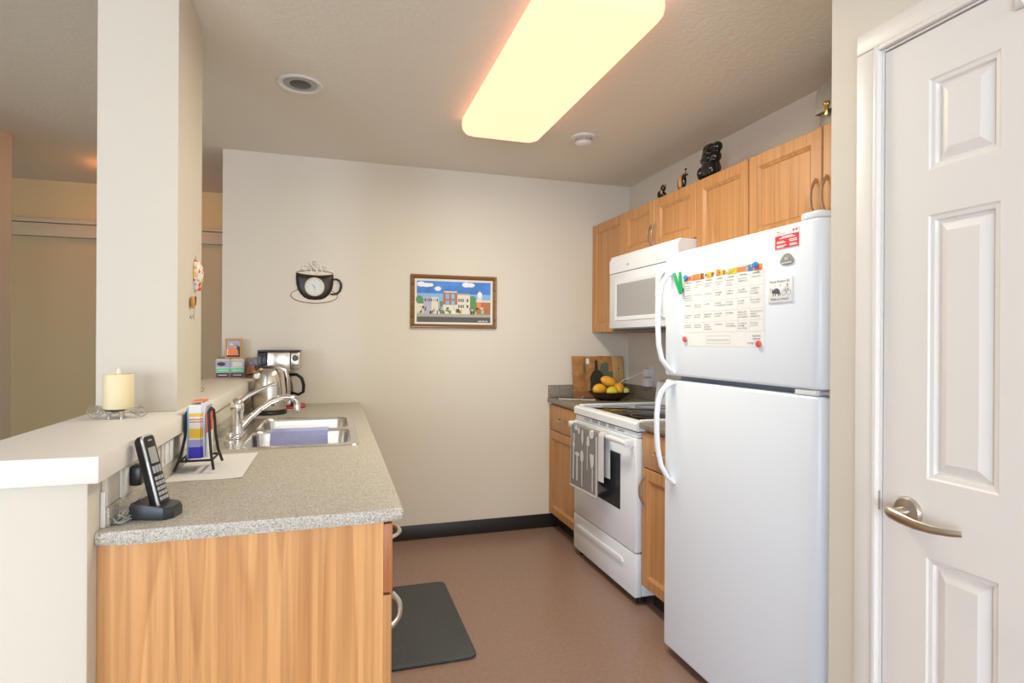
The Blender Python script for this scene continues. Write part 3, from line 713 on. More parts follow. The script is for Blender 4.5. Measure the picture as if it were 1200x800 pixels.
# grey rounded triangle magnet
mg = thing('triangle_magnet', 'grey rounded triangular magnet with white letter on freezer', 'magnet', (FXF, -2.358, 1.552))
pl = []
for k in range(30):
    a = 2 * PI * k / 30 + PI / 2
    r = 0.0262 + 0.0030 * math.cos(3 * (a - PI / 2))
    pl.append((r * math.cos(a) * 1.02, r * math.sin(a) * .68 + 0.016))
obj('plate', softslab(new(), pl, -0.0040, -0.0003, 0.0012, lambda u, v, dd: (FXF + dd if False else FXF - 0.0043 - dd - 0.0, -2.358 - u, 1.552 + v)), 'magnet_grey', mg)
textmesh('letter', 'W', 0.016, 'ink_white', mg, (FXF - 0.0043, -2.358, 1.570), FU, FV, FN)
flatprint('lettering', [('ink_white', 1, R4(-0.021 + k * 0.0053, -0.021 + k * 0.0053 + 0.0038, 0.0045, 0.0085)) for k in range(8)], mg, (FXF - 0.0043, -2.358, 1.552), FU, FV, FN, base=0.0004)
# bear and bicycle card
bc = thing('cartoon_card', 'white card magnet with a bear chasing a bicycle on freezer', 'magnet', (FXF, -2.331, 1.437))
obj('card', bx(FXF - 0.0040, FXF - 0.0004, -2.382, -2.280, 1.437, 1.513, bev=0.0008), 'paper_white', bc)
O_ = (FXF - 0.0040, -2.280, 1.437)
sh = [('ink', 1, circ(0.036, 0.036, 0.013, 0.009, 14)), ('ink', 1, circ(0.023, 0.034, 0.006, 0.006, 10)), ('ink', 1, circ(0.020, 0.041, 0.0022, n=8)), ('ink', 1, circ(0.045, 0.033, 0.007, 0.008, 10)),
      ('ink', 1, [(0.022, 0.032), (0.026, 0.032), (0.024, 0.020), (0.020, 0.020)]), ('ink', 1, [(0.029, 0.032), (0.033, 0.032), (0.034, 0.021), (0.030, 0.021)]), ('ink', 1, [(0.042, 0.032), (0.047, 0.032), (0.049, 0.020), (0.045, 0.020)]), ('ink', 1, [(0.047, 0.034), (0.051, 0.034), (0.056, 0.023), (0.052, 0.022)])]
def seg(a, b, w_=0.0011):
    a, b = Vector(a), Vector(b); t = (b - a).normalized(); n = Vector((-t.y, t.x)) * w_ / 2
    return [tuple(a - n), tuple(b - n), tuple(b + n), tuple(a + n)]
for cx in (0.068, 0.088):
    for k in range(14):
        a0, a1 = 2 * PI * k / 14, 2 * PI * (k + 1) / 14
        sh.append(('ink', 1, seg((cx + 0.0085 * math.cos(a0), 0.030 + 0.0085 * math.sin(a0)), (cx + 0.0085 * math.cos(a1), 0.030 + 0.0085 * math.sin(a1)))))
for a, b in (((0.068, 0.030), (0.075, 0.041)), ((0.075, 0.041), (0.085, 0.041)), ((0.085, 0.041), (0.088, 0.030)), ((0.075, 0.041), (0.079, 0.030)), ((0.079, 0.030), (0.085, 0.041)), ((0.085, 0.041), (0.086, 0.047)), ((0.074, 0.042), (0.082, 0.052)), ((0.082, 0.052), (0.087, 0.046)), ((0.012, 0.030), (0.009, 0.046)), ((0.014, 0.038), (0.013, 0.048))): sh.append(('ink', 1, seg(a, b)))
sh.append(('ink', 1, circ(0.083, 0.0545, 0.0028, n=10))); sh.append(('ink', 1, circ(0.053, 0.0535, 0.0020, n=8)))
flatprint('drawing', sh, bc, O_, FU, FV, FN)
textmesh('lettering', 'Mount Robson BC', 0.0112, 'ink', bc, (FXF - 0.0040, -2.331, 1.437 + 0.066), FU, FV, FN)
textmesh('lettering', 'Meals on wheels!', 0.0112, 'ink', bc, (FXF - 0.0040, -2.331, 1.437 + 0.011), FU, FV, FN)
# green clip
gc = thing('green_clip', 'bright green plastic clip stuck on the freezer door by handle', 'clip', (FXF, -1.765, 1.50))
for (a, b) in (((-1.757, 1.590), (-1.800, 1.506)), ((-1.797, 1.592), (-1.806, 1.508))):
    obj('arm', tube(new(), [(FXF - 0.012, a[0], a[1]), (FXF - 0.014, (a[0] + b[0]) / 2, (a[1] + b[1]) / 2), (FXF - 0.011, b[0], b[1])], [0.0055, 0.0065, 0.0065], 8, ry=[0.006, 0.0075, 0.007]), 'clip_green', gc)
obj('magnet', lathe(new(), [(0.008, -0.004), (0.008, -0.0005)], (FXF, -1.800, 1.520), 14, 'X'), 'dark_plastic', gc)

# ------------------------------------------------------------------ stove
sv = thing('stove', 'white electric range with black glass top and oven drawer', 'stove', (-0.33, -0.888, 0))
SA, SB = -1.2715, -0.5065
obj('body', bx(-0.611, -0.03, SA, SB, 0.045, 0.862), 'appliance_white', sv)
obj('gap_shade', bx(-0.6122, -0.6112, SA + 0.006, SB - 0.006, 0.045, 0.862), 'black_plastic', sv)  # added black sheet, paints the shade seen in the gaps round door and drawer
obj('top_gap_shade', bx(-0.641, -0.6125, SA + 0.002, SB - 0.002, 0.8605, 0.8662), 'black_plastic', sv)  # black strip painting the shade in the gap under the cooktop lip
bm = new()
pl = [(-0.650, 0.868), (-0.640, 0.866), (-0.04, 0.866), (-0.04, 0.914), (-0.630, 0.914), (-0.642, 0.911), (-0.650, 0.902)]
prism(bm, pl[::-1], SA - 0.003, SB + 0.003, lambda u, v, dd: (u, dd, v))
obj('cooktop_frame', bm, 'appliance_white', sv)
ct = obj('cooktop_glass', bx(-0.600, -0.085, SA + 0.03, SB - 0.03, 0.9142, 0.9165, bev=0.001), 'black_glass', sv)
for (cx, cy, r) in ((-0.46, -0.70, 0.085), (-0.46, -1.08, 0.10), (-0.22, -0.70, 0.10), (-0.22, -1.08, 0.08)):
    obj('burner_ring', tube(new(), [(cx + r * math.cos(2 * PI * k / 32), cy + r * math.sin(2 * PI * k / 32), 0.9167) for k in range(32)], 0.0004, 6, ry=0.002, closed=True), 'gasket_grey', ct)
for y in (SA + 0.012, SB - 0.012):
    obj('side_rail', bx(-0.62, -0.085, y - 0.011, y + 0.011, 0.9142, 0.9225, bev=0.004), 'appliance_white', sv)
bg = obj('backguard', prism(new(), [(-0.083, 0.9145), (-0.004, 0.9145), (-0.004, 1.060), (-0.05, 1.062), (-0.066, 1.052)], SA, SB, lambda u, v, dd: (u, dd, v)), 'appliance_white', sv)
for y in (-0.60, -0.68, -1.10, -1.18):
    obj('knob', lathe(new(), [(0.020, 0.0), (0.018, -0.018), (0.0, -0.020)], (-0.076, y, 0.99), 18, 'X'), 'appliance_white', bg)
obj('display', bx(-0.079, -0.072, -0.98, -0.80, 0.97, 1.01), 'black_glass', bg)
# vent strip
vs_ = obj('vent_strip', bx(-0.640, -0.6125, SA + 0.004, SB - 0.004, 0.832, 0.8603, bev=0.002), 'appliance_white', sv)
for k in range(5):
    for r in range(3):
        y = -0.64 - k * 0.105
        if k in (0, 4) and r == 2: continue
        obj('slot', bx(-0.6408, -0.6395, y - 0.075, y, 0.8415 + r * 0.007, 0.8440 + r * 0.007), 'black_plastic', vs_)
od = obj('oven_door', bx(-0.650, -0.6125, SA + 0.002, SB - 0.002, 0.262, 0.829, bev=0.005), 'appliance_white', sv)
obj('window', bx(-0.6512, -0.6495, -1.113, -0.662, 0.436, 0.727, bev=0.001), 'oven_glass', od)
bm = new(); tube(bm, [(-0.690, SA + 0.030, 0.806), (-0.694, SA + 0.05, 0.807), (-0.696, SA + 0.10, 0.808), (-0.696, SB - 0.10, 0.808), (-0.694, SB - 0.05, 0.807), (-0.690, SB - 0.030, 0.806)], 0.0145, 12, ry=0.011)
for y in (SA + 0.032, SB - 0.032): box(bm, -0.697, -0.650, y - 0.014, y + 0.014, 0.786, 0.824, bev=0.005)
obj('handle', bm, 'appliance_white', od)
dw = obj('drawer', bx(-0.650, -0.6125, SA + 0.002, SB - 0.002, 0.040, 0.256, bev=0.005), 'appliance_white', sv)
bm = new(); pl = rrect(-1.150, -0.565, 0.168, 0.198, 0.014, 5)
softslab(bm, pl, 0.0, 0.009, 0.004, lambda u, v, dd: (-0.6495 - dd, u, v + 0.006 * math.cos((u + 0.857) / 0.29 * PI / 2))); obj('grip', bm, 'appliance_white', dw)
obj('kick_plate', bx(-0.600, -0.585, SA + 0.01, SB - 0.01, 0.012, 0.0445), 'black_plastic', sv)
for (x, y) in ((-0.60, SA + 0.04), (-0.60, SB - 0.04), (-0.08, SA + 0.04), (-0.08, SB - 0.04)):
    obj('foot', cyl(new(), (x, y, 0.0), 0.02, 0.0445), 'black_plastic', sv)
# towel over the oven handle
tw = thing('dish_towel', 'grey towel printed with white utensils hanging on oven handle', 'towel', (-0.70, -0.82, 0.46))
def tow(y0, y1, ztf, ztb, x_off):
    def f(u, v):
        y = y0 + (y1 - y0) * u
        tot = (0.822 - ztf) + (0.822 - ztb) + 0.05; s_ = v * tot
        a = 0.822 - ztf - 0.014
        if s_ < a: x, z = -0.7155, ztf + s_
        elif s_ < a + 0.0565:
            q = (s_ - a) / 0.0565 * PI; x, z = -0.6960 - 0.0195 * math.cos(q), 0.808 + 0.019 * math.sin(q)
        else: x, z = -0.6765, 0.808 - (s_ - a - 0.0565)
        k = max(0, 0.80 - z)
        x += (-0.004 * math.sin(u * 9 + 1) * k * 2 - 0.006 * k) if x < -0.696 else 0.0
        return (x + x_off, y + 0.02 * k * (u - 0.3) * -1, z + (0.03 * (u - .5) * k))
    return f
obj('back_layer', thicken(quadgrid(new(), tow(-0.79, -1.045, 0.560, 0.60, 0.0), 14, 40), 0.002), 'towel_white', tw)
ff = tow(-0.628, -0.985, 0.455, 0.60, -0.0045)
# front layer: grey field, white hem at both sides and at the foot
fl = obj('front_layer', thicken(quadgrid(new(), ff, 18, 44), 0.002), 'towel_grey', tw)
def ut(pts_):   # printed utensil shapes follow the towel surface
    return pts_
VT = 0.345 / 0.559   # share of v that lies on the front
def pr_poly(bm, poly):
    # poly in metres on the front: a across from the left, h up from the foot; ear-filled and draped
    vv = []
    for a, h in poly:
        p = Vector(ff(a / 0.357, h / ((0.822 - 0.455) + (0.822 - 0.60) + 0.05))); p.x -= 0.0034; vv.append(bm.verts.new(p))
    bm.faces.new(vv)
bm = new()
pr_poly(bm, R4(0, 0.357, 0.004, 0.018)); pr_poly(bm, R4(0.340, 0.356, 0.018, 0.34)); pr_poly(bm, R4(0.001, 0.008, 0.018, 0.34))
def spoon(a, h0, h1, wd, head):
    pr_poly(bm, R4(a - wd, a + wd, h0, h1 - head)); pr_poly(bm, circ(a, h1 - head, wd * 3.4, head, 14))
spoon(0.160, 0.03, 0.235, 0.007, 0.035); spoon(0.095, 0.05, 0.215, 0.009, 0.012)
pr_poly(bm, R4(0.038, 0.054, 0.05, 0.24)); pr_poly(bm, R4(0.030, 0.062, 0.24, 0.262))
for k in range(3): pr_poly(bm, R4(0.030 + k * 0.0125, 0.037 + k * 0.0125, 0.262, 0.315))
spoon(0.165, 0.26, 0.355, 0.004, 0.042)
pr_poly(bm, R4(0.231, 0.240, 0.14, 0.28)); pr_poly(bm, [(0.222, 0.275), (0.262, 0.275), (0.258, 0.318), (0.245, 0.332), (0.230, 0.322)])
pr_poly(bm, circ(0.285, 0.345, 0.030, 0.026, 12)); pr_poly(bm, [(0.268, 0.235), (0.318, 0.235), (0.318, 0.185), (0.300, 0.150), (0.280, 0.170)])
pr_poly(bm, R4(0.298, 0.310, 0.03, 0.155)); pr_poly(bm, circ(0.075, 0.35, 0.022, 0.014, 12)); pr_poly(bm, circ(0.115, 0.34, 0.014, 0.02, 12))
obj('utensil_print', bm, 'towel_white', tw, smooth=False)

# ------------------------------------------------------------------ microwave
mw = thing('microwave', 'white over-the-range microwave under the short oak cabinet', 'microwave', (-0.2, -0.862, 1.388))
MA, MB = -1.2455, -0.4805
obj('body', bx(-0.372, -0.002, MA, MB, 1.390, 1.845), 'appliance_white', mw)
obj('top_panel', prism(new(), [(-0.400, 1.739), (-0.373, 1.739), (-0.373, 1.845), (-0.385, 1.846), (-0.400, 1.815)], MA, MB, lambda u, v, dd: (u, dd, v)), 'appliance_white', mw)
flatprint('badge', [('fridge_grey', 1, circ(0, 0, 0.018, 0.008, 20))], mw, (-0.4, -0.72, 1.775), FU, FV, FN, base=0.0003)
md = obj('door', bx(-0.400, -0.373, -1.150, MB - 0.001, 1.395, 1.735, bev=0.004), 'appliance_white', mw)
bm = new(); L = []
for ins, dd in ((0, 0.0), (0.004, -0.004), (0.022, -0.004), (0.030, 0.0008)):
    L.append([(-0.400 + dd, -0.555 - ins, 1.438 + ins), (-0.400 + dd, -1.058 + ins, 1.438 + ins), (-0.400 + dd, -1.058 + ins, 1.692 - ins), (-0.400 + dd, -0.555 - ins, 1.692 - ins)])
obj('window_frame', loft(bm, L, False, False), 'appliance_white', md)
obj('window', bx(-0.4015, -0.3995, -1.030, -0.583, 1.466, 1.664), 'screen_grey', md)
obj('control_panel', bx(-0.400, -0.373, MA + 0.001, -1.153, 1.395, 1.735, bev=0.004), 'appliance_white', mw)
P = [(-0.400, -1.118, 1.440), (-0.420, -1.112, 1.462), (-0.432, -1.108, 1.50), (-0.437, -1.106, 1.565), (-0.432, -1.108, 1.63), (-0.420, -1.112, 1.668), (-0.400, -1.118, 1.690)]
obj('handle', tube(new(), P, [0.014, 0.012, 0.011, 0.011, 0.011, 0.012, 0.014], 12, ry=[0.009] * 7, up=Vector((0, 1, 0))), 'appliance_white', md)
obj('under_grille', bx(-0.385, -0.03, MA + 0.02, MB - 0.02, 1.378, 1.3895), 'black_plastic', mw)

# ------------------------------------------------------------------ back wall clock
XK, ZK = -2.195, 1.655
ck = thing('cup_clock', 'wall clock shaped as a dark coffee cup with cream steam', 'clock', (XK, 0, ZK - 0.13))
KY = -0.001
def kp(u, v, dd): return (XK + u, -dd, ZK + v)
px_ = 0.0053 * 70 / 800    # metres for one crop pixel
def K(px, py): return ((px - 368) * px_, (430 - py) * px_)
cup = [K(132, 272), K(128, 330), K(134, 420), K(150, 490), K(185, 555), K(230, 602), K(285, 626), K(368, 634), K(450, 626), K(505, 602), K(555, 555), K(590, 490), K(604, 420), K(608, 330), K(604, 280)]
rim = [K(604, 280), K(540, 292), K(450, 300), K(368, 302), K(290, 298), K(200, 288), K(132, 272)]
bm = new(); pl = cup + rim[1:-1]
L = [[kp(u, v, 0.002) for u, v in pl]]
ccx, ccy = K(368, 440)
for k in range(9):
    q = k / 8; sc_k = 1 - 0.62 * q ** 1.6
    L.append([kp(ccx + (u - ccx) * sc_k, ccy + (v - ccy) * sc_k, 0.006 + 0.020 * (1 - (1 - q) ** 2.2)) for u, v in pl])
loft(bm, L); obj('cup', bm, 'cup_dark', ck, ang=75)
bm = new(); pl = [K(132, 272), K(200, 288), K(290, 298), K(368, 302), K(450, 300), K(540, 292), K(604, 280), K(560, 258), K(470, 246), K(368, 242), K(270, 246), K(180, 258)]
softslab(bm, pl, 0.002, 0.010, 0.002, kp); obj('cup_mouth', bm, 'cup_cream', ck)
def line(pix, r, name, mat, parent=ck, closed=False, dep=0.008):
    pts = [kp(*K(*p), dep) for p in pix]
    return obj(name, tube(new(), pts, r, 8, closed=closed, up=Vector((0, -1, 0))), mat, parent)
line([K0 for K0 in [(132, 268), (180, 252), (270, 240), (368, 236), (470, 240), (560, 252), (606, 274)]], 0.0022, 'mouth_rim', 'rim_brown')
line([(596, 352), (640, 345), (680, 362), (705, 400), (708, 450), (690, 505), (655, 540), (610, 552), (568, 548)], [0.005, .006, .007, .0075, .0075, .007, .007, .006, .005], 'handle', 'cup_dark', dep=0.012)
line([(318, 282), (322, 240), (314, 205), (290, 180), (255, 168), (222, 180), (208, 208), (225, 232), (262, 238)], 0.0048, 'steam_curl', 'steam_cream')
line([(372, 285), (398, 262), (392, 232), (358, 202), (325, 170), (312, 135), (330, 106), (365, 100), (392, 118), (398, 145), (372, 156), (350, 142)], 0.0058, 'steam_curl', 'steam_cream', dep=0.013)
line([(455, 283), (460, 245), (445, 215), (440, 185), (460, 165), (488, 168), (508, 185), (505, 212), (480, 216)], 0.0045, 'steam_curl', 'steam_cream')
bm = new(); sc = []
for k in range(30):
    a = 2 * PI * k / 30; sc.append(K(362 + 298 * math.cos(a), 575 - 100 * math.sin(a)))
softslab(bm, sc, 0.0008, 0.0045, 0.001, kp); sau = obj('saucer', bm, 'cup_cream', ck)
line([(362 + 298 * math.cos(2 * PI * k / 40), 575 - 100 * math.sin(2 * PI * k / 40)) for k in range(40)], 0.0022, 'saucer_rim', 'rim_brown', closed=True, dep=0.004)
dc = K(366, 460)
bz = obj('bezel', lathe(new(), [(0.058, -0.0265), (0.058, -0.030), (0.050, -0.033), (0.047, -0.030)], (XK + dc[0], 0, ZK + dc[1]), 32, 'Y'), 'cup_cream', ck)
dl = obj('dial', lathe(new(), [(0.046, -0.0270), (0.046, -0.0305), (0.0, -0.0305)], (XK + dc[0], 0, ZK + dc[1]), 32, 'Y'), 'dial', ck)
sh = []
for k in range(12):
    a = 2 * PI * k / 12; c_, s_ = math.cos(a), math.sin(a); sh.append(('ink_grey', 1, seg((0.034 * c_, 0.034 * s_), (0.041 * c_, 0.041 * s_), 0.003)))
sh += [('ink', 2, seg((0, 0), (-0.014, 0.014), 0.003)), ('ink', 2, seg((0, 0), (0.004, -0.028), 0.0022)), ('ink', 3, circ(0, 0, 0.003, n=10))]
flatprint('clock_hands', sh, ck, (XK + dc[0], -0.0305, ZK + dc[1]), (1, 0, 0), (0, 0, 1), (0, -1, 0), base=0.0005, step=0.0003)

# ------------------------------------------------------------------ framed street picture
PX0, PX1, PZ0, PZ1 = -1.601, -1.018, 1.395, 1.747
pic = thing('framed_picture', 'brown framed painting of a town street under blue sky', 'picture', ((PX0 + PX1) / 2, 0, PZ0))
fw = 0.026
bm = new(); L = []
for ins, dd in ((0, 0.001), (0, 0.020), (0.004, 0.024), (0.012, 0.022), (0.018, 0.017), (fw, 0.012), (fw, 0.001)):
    L.append([(PX0 + ins, -dd, PZ0 + ins), (PX1 - ins, -dd, PZ0 + ins), (PX1 - ins, -dd, PZ1 - ins), (PX0 + ins, -dd, PZ1 - ins)])
L.append(L[0]); loft(bm, L, False, False); bmesh.ops.remove_doubles(bm, verts=bm.verts[:], dist=1e-5)
obj('frame', bm, 'frame_wood', pic, ang=15)
obj('mat', bx(PX0 + fw, PX1 - fw, -0.008, -0.001, PZ0 + fw, PZ1 - fw), 'mat_board', pic)
# picture area in crop pixels 135..1045 x 148..655
QX0, QX1, QZ0, QZ1 = PX0 + fw + 0.015, PX1 - fw - 0.015, PZ0 + fw + 0.013, PZ1 - fw - 0.015
QW, QH = QX1 - QX0, QZ1 - QZ0
def Q(px, py): return ((px - 135) / 910 * QW, (655 - py) / 507 * QH)
def QR(x0, x1, y0, y1): return [Q(x0, y1), Q(x1, y1), Q(x1, y0), Q(x0, y0)]
sh = [('print_sky', 0, QR(135, 1045, 148, 460)), ('print_sky_pale', 1, QR(135, 1045, 300, 470)), ('print_pave', 1, QR(135, 1045, 540, 592)), ('print_road', 2, QR(135, 1045, 588, 655))]
def qe(m_, lay, cx, cy, rx, ry): sh.append((m_, lay, [Q(cx + rx * math.cos(a), cy - ry * math.sin(a)) for a in [2 * PI * k / 16 for k in range(16)]]))
for e in ((185, 190, 50, 32), (250, 198, 60, 26), (300, 196, 34, 22), (388, 240, 40, 28), (735, 182, 50, 32), (790, 184, 55, 28)): qe('print_cloud', 2, *e)
for e in ((165, 380, 42, 50), (195, 420, 40, 60), (430, 470, 45, 80), (820, 440, 55, 120), (815, 360, 48, 40)): qe('print_green', 2, *e)
sh += [('print_cream', 3, QR(135, 215, 430, 545)), ('print_lilac', 4, QR(215, 310, 345, 550)), ('print_cream', 3, QR(305, 395, 345, 550)), ('print_lilac', 3, QR(390, 412, 380, 550)),
       ('print_brick', 5, QR(450, 628, 275, 440)), ('print_cream', 6, QR(465, 622, 268, 284)), ('print_cream', 6, QR(450, 628, 435, 550)), ('print_cream', 5, QR(628, 785, 295, 550)), ('print_pave', 6, QR(628, 785, 292, 312)),
       ('print_brick', 5, QR(865, 1045, 390, 550)), ('print_orange', 6, QR(872, 922, 395, 470)), ('print_cream', 6, QR(860, 1045, 372, 398)), ('print_cream', 5, QR(878, 938, 305, 375)), ('print_brick', 6, QR(945, 1000, 420, 465))]
qe('print_cloud', 6, 908, 300, 30, 34); sh.append(('print_cloud', 6, [Q(902, 275), Q(914, 275), Q(908, 245)]))
sh.append(('print_lilac', 5, [Q(225, 346), Q(300, 346), Q(262, 318)]))
for r in range(2):
    for c in range(3): sh.append(('print_dark', 7, QR(640 + c * 26, 655 + c * 26, 360 + r * 75, 398 + r * 75)))
    sh.append(('print_dark', 7, QR(742, 762, 360 + r * 75, 398 + r * 75)))
for c in range(2):
    for r in range(2): sh.append(('print_sky_pale', 7, QR(485 + c * 68, 525 + c * 68, 300 + r * 85, 362 + r * 80)))
for c in range(7): sh.append((random.choice(['print_dark', 'print_brick', 'print_lilac']), 7, QR(228 + c * 24, 242 + c * 24, 365, 400)))
for k in range(48):
    x0 = random.uniform(140, 1010); y0 = random.uniform(455, 525); sh.append((random.choice(['print_dark', 'print_cloud', 'print_brown', 'print_lilac', 'print_green', 'print_yellow', 'print_dark']), 8 + k % 3, QR(x0, x0 + random.uniform(10, 30), y0, min(553, y0 + random.uniform(18, 50)))))
for k in range(9): sh.append(('print_cloud', 8, QR(885 + k * 14, 893 + k * 14, 632 - (k % 3) * 3, 645)))
flatprint('street_print', sh, pic, (QX0, -0.008, QZ0), (1, 0, 0), (0, 0, 1), (0, -1, 0), step=0.00025)

# ------------------------------------------------------------------ things on the column
mk = thing('painted_ornament', 'painted ceramic mask ornament hung high on the column side', 'ornament', (HW1, -1.552, 1.482))
bm = new(); L = []
n = 14
for j in range(n + 1):
    t = j / n; z = 1.482 + 0.112 * t
    wdt = 0.037 * math.sin(PI * (0.10 + 0.86 * t) ** 0.8) ** 0.7 * (0.55 + 0.50 * t) + 0.002
    L.append([(HW1 + 0.001 + wdt * 0.85 * max(0, math.sin(a)), -1.552 - wdt * math.cos(a), z) for a in [PI * k / 12 for k in range(13)]])
loft(bm, L)
mt, ntr, b = nodes('painted_ceramic')
tc = N(ntr, 'ShaderNodeTexCoord'); vo = N(ntr, 'ShaderNodeTexVoronoi'); vo.inputs['Scale'].default_value = 95
ntr.links.new(tc.outputs['Object'], vo.inputs['Vector']); sc_ = N(ntr, 'ShaderNodeSeparateColor'); ntr.links.new(vo.outputs['Color'], sc_.inputs[0])
r = N(ntr, 'ShaderNodeValToRGB'); r.color_ramp.interpolation = 'CONSTANT'; e = r.color_ramp.elements
e[0].color = (0.80, 0.74, 0.66, 1); e[1].position = 0.38; e[1].color = (0.80, 0.45, 0.05, 1)
for p_, c_ in ((0.65, (0.55, 0.50, 0.45, 1)), (0.78, (0.72, 0.10, 0.10, 1)), (0.86, (0.85, 0.80, 0.74, 1))):
    x_ = e.new(p_); x_.color = c_
ntr.links.new(sc_.outputs[0], r.inputs['Fac']); ntr.links.new(r.outputs[0], b.inputs['Base Color']); b.inputs['Roughness'].default_value = 0.25
obj('face', bm, 'painted_ceramic', mk)
obj('chin', blob(new(), (HW1 + 0.012, -1.552, 1.489), 0.010, 0.011, 0.009), 'magnet_red', mk)
obj('hanger', tube(new(), [(HW1 + 0.002, -1.553, 1.592), (HW1 + 0.004, -1.553, 1.600), (HW1 + 0.002, -1.553, 1.604)], 0.0015, 6), 'pewter', mk)
hk = thing('key_hook', 'small wooden hook ornament with a hanging key on column', 'hook', (HW1, -1.61, 1.385))
bm = new(); blob(bm, (HW1 + 0.008, -1.625, 1.436), 0.0075, 0.013, 0.022); obj('plaque', bm, 'frame_orange', hk)
obj('ring', tube(new(), [(HW1 + 0.012 + 0.001 * math.sin(a), -1.603 + 0.010 * math.cos(a), 1.442 + 0.016 * math.sin(a)) for a in [2 * PI * k / 12 for k in range(12)]], 0.002, 6, closed=True), 'rim_brown', hk)
obj('wire', tube(new(), [(HW1 + 0.010, -1.605, 1.426), (HW1 + 0.008, -1.600, 1.405), (HW1 + 0.006, -1.596, 1.378)], 0.0014, 6), 'pewter', hk)
obj('key', bx(HW1 + 0.002, HW1 + 0.006, -1.622, -1.596, 1.384, 1.392, bev=0.001), 'pewter', hk)

# ------------------------------------------------------------------ ledge things
LZ = 1.0861
cx, cy = -2.668, -1.905
ch = thing('candle_holder', 'pewter scrolled candle holder with curled feet on the ledge', 'candle holder', (cx, cy, LZ))
def dish(u, v):
    a = u * 2 * PI; r = 0.047 * v + 0.0008
    wv = 0.010 * (v ** 3) * math.cos(2 * a) + 0.004 * v * v
    st_ = 1 + 0.45 * (v ** 2) * max(0, math.cos(2 * a)) ** 2
    return (cx + r * st_ * math.cos(a), cy + r * 0.95 * math.sin(a), LZ + 0.022 + wv)
bm = quadgrid(new(), dish, 40, 8); bmesh.ops.remove_doubles(bm, verts=bm.verts[:], dist=1e-6); thicken(bm, 0.0025); obj('dish', bm, 'pewter', ch)
for sgn in (-1, 1):
    pts = []
    for k in range(30):
        a = k / 29 * 4.3 * PI; r = 0.0185 * (1 - k / 29 * 0.82)
        pts.append((cx + sgn * 0.058 + r * math.cos(a - PI / 2) * -sgn * -1, cy - 0.004, LZ + 0.0202 + r * math.sin(a - PI / 2)))
    pts = [(cx + sgn * 0.030, cy - 0.004, LZ + 0.0175), (cx + sgn * 0.045, cy - 0.004, LZ + 0.008)] + pts
    obj('scroll_foot', tube(new(), pts, 0.0017, 6, up=Vector((0, 1, 0))), 'pewter', ch)
for dx, dy in ((-0.012, -0.035), (0.020, -0.040), (0.0, 0.038)):
    obj('foot', lathe(new(), [(0.005, 0.0), (0.004, 0.006), (0.006, 0.012), (0.0075, 0.0215)], (cx + dx, cy + dy, LZ), 10), 'pewter', ch)
cn = thing('pillar_candle', 'thick cream pillar candle standing in the pewter holder', 'candle', (cx, cy, LZ + 0.0255))
obj('wax_body', lathe(new(), [(0.0365, 0.0), (0.038, 0.004), (0.0375, 0.092), (0.0368, 0.098), (0.034, 0.099), (0.031, 0.094), (0.012, 0.090), (0.0, 0.0895)], cn.location, 36), 'wax', cn)
obj('flame', lathe(new(), [(0.0035, 0.089), (0.0060, 0.096), (0.0055, 0.106), (0.003, 0.113), (0.0, 0.117)], cn.location, 14), 'flame_plastic', cn)
# photo cubes and little frames at the far end
def photo(px0, w_, h_, y, z, label, tilt=0.0, base=None):
    t = thing('photo_frame', label, 'photo frame', (px0 + w_ / 2, y, z), 'small orange photo frames')
    b_ = 0.010; ca, sa = math.cos(tilt), math.sin(tilt)
    def W(u, v, dd): return (px0 + u, y + v * sa - dd * ca, z + v * ca + dd * sa)
    def ring(i, dd): return [W(i, i, dd), W(w_ - i, i, dd), W(w_ - i, h_ - i, dd), W(i, h_ - i, dd)]
    L = [ring(0, 0), ring(0, 0.008), ring(0.002, 0.010), ring(b_ - .002, 0.010), ring(b_, 0.006), ring(b_, 0), ring(0, 0)]
    bm = loft(new(), L, False, False); bmesh.ops.remove_doubles(bm, verts=bm.verts[:], dist=1e-5); obj('frame', bm, 'frame_orange', t, ang=15)
    bm = new(); loft(bm, [ring(b_, 0.0005), ring(b_, 0.004)]); ph = obj('photo', bm, 'print_cloud', t)
    iw, ih = w_ - 2 * b_, h_ - 2 * b_
    S = lambda *p: [(b_ + a * iw, b_ + c_ * ih) for a, c_ in p]
    E_ = lambda a, c_, rx, ry: S(*[(a + rx * math.cos(q), c_ + ry * math.sin(q)) for q in [2 * PI * k / 14 for k in range(14)]])
    sh_ = [('print_lilac', 0, S((0, 0.45), (1, 0.45), (1, 1), (0, 1))), ('print_dark', 0, S((0.62, 0.02), (1, 0.02), (1, 0.6), (0.62, 0.75))), ('print_dark', 1, S((0, 0), (1, 0), (1, 0.10), (0, 0.10))),
           ('print_orange', 2, S((0.08, 0.10), (0.62, 0.10), (0.60, 0.42), (0.48, 0.56), (0.20, 0.56), (0.08, 0.40))), ('print_orange', 3, S((0.48, 0.10), (0.88, 0.10), (0.84, 0.40), (0.72, 0.50), (0.52, 0.48))), ('print_skin', 4, E_(0.34, 0.68, 0.13, 0.11)), ('print_skin', 4, E_(0.66, 0.60, 0.12, 0.10)), ('print_cloud', 5, E_(0.34, 0.76, 0.12, 0.05))]
    flatprint('people_print', sh_, t, W(0, 0, 0.004), (1, 0, 0), (0, sa, ca), (0, -ca, sa), step=0.0002)
    return t
photo(-2.690, 0.090, 0.118, -0.075, LZ + 0.112, 'orange photo frame standing on top of the printed boxes', 0.05)
photo(-2.583, 0.072, 0.118, -0.045, LZ, 'orange photo frame on the ledge hidden partly by coffee maker', 0.05)
photo(-2.737, 0.080, 0.122, -0.028, LZ, 'orange photo frame on the ledge behind the printed boxes', 0.05)
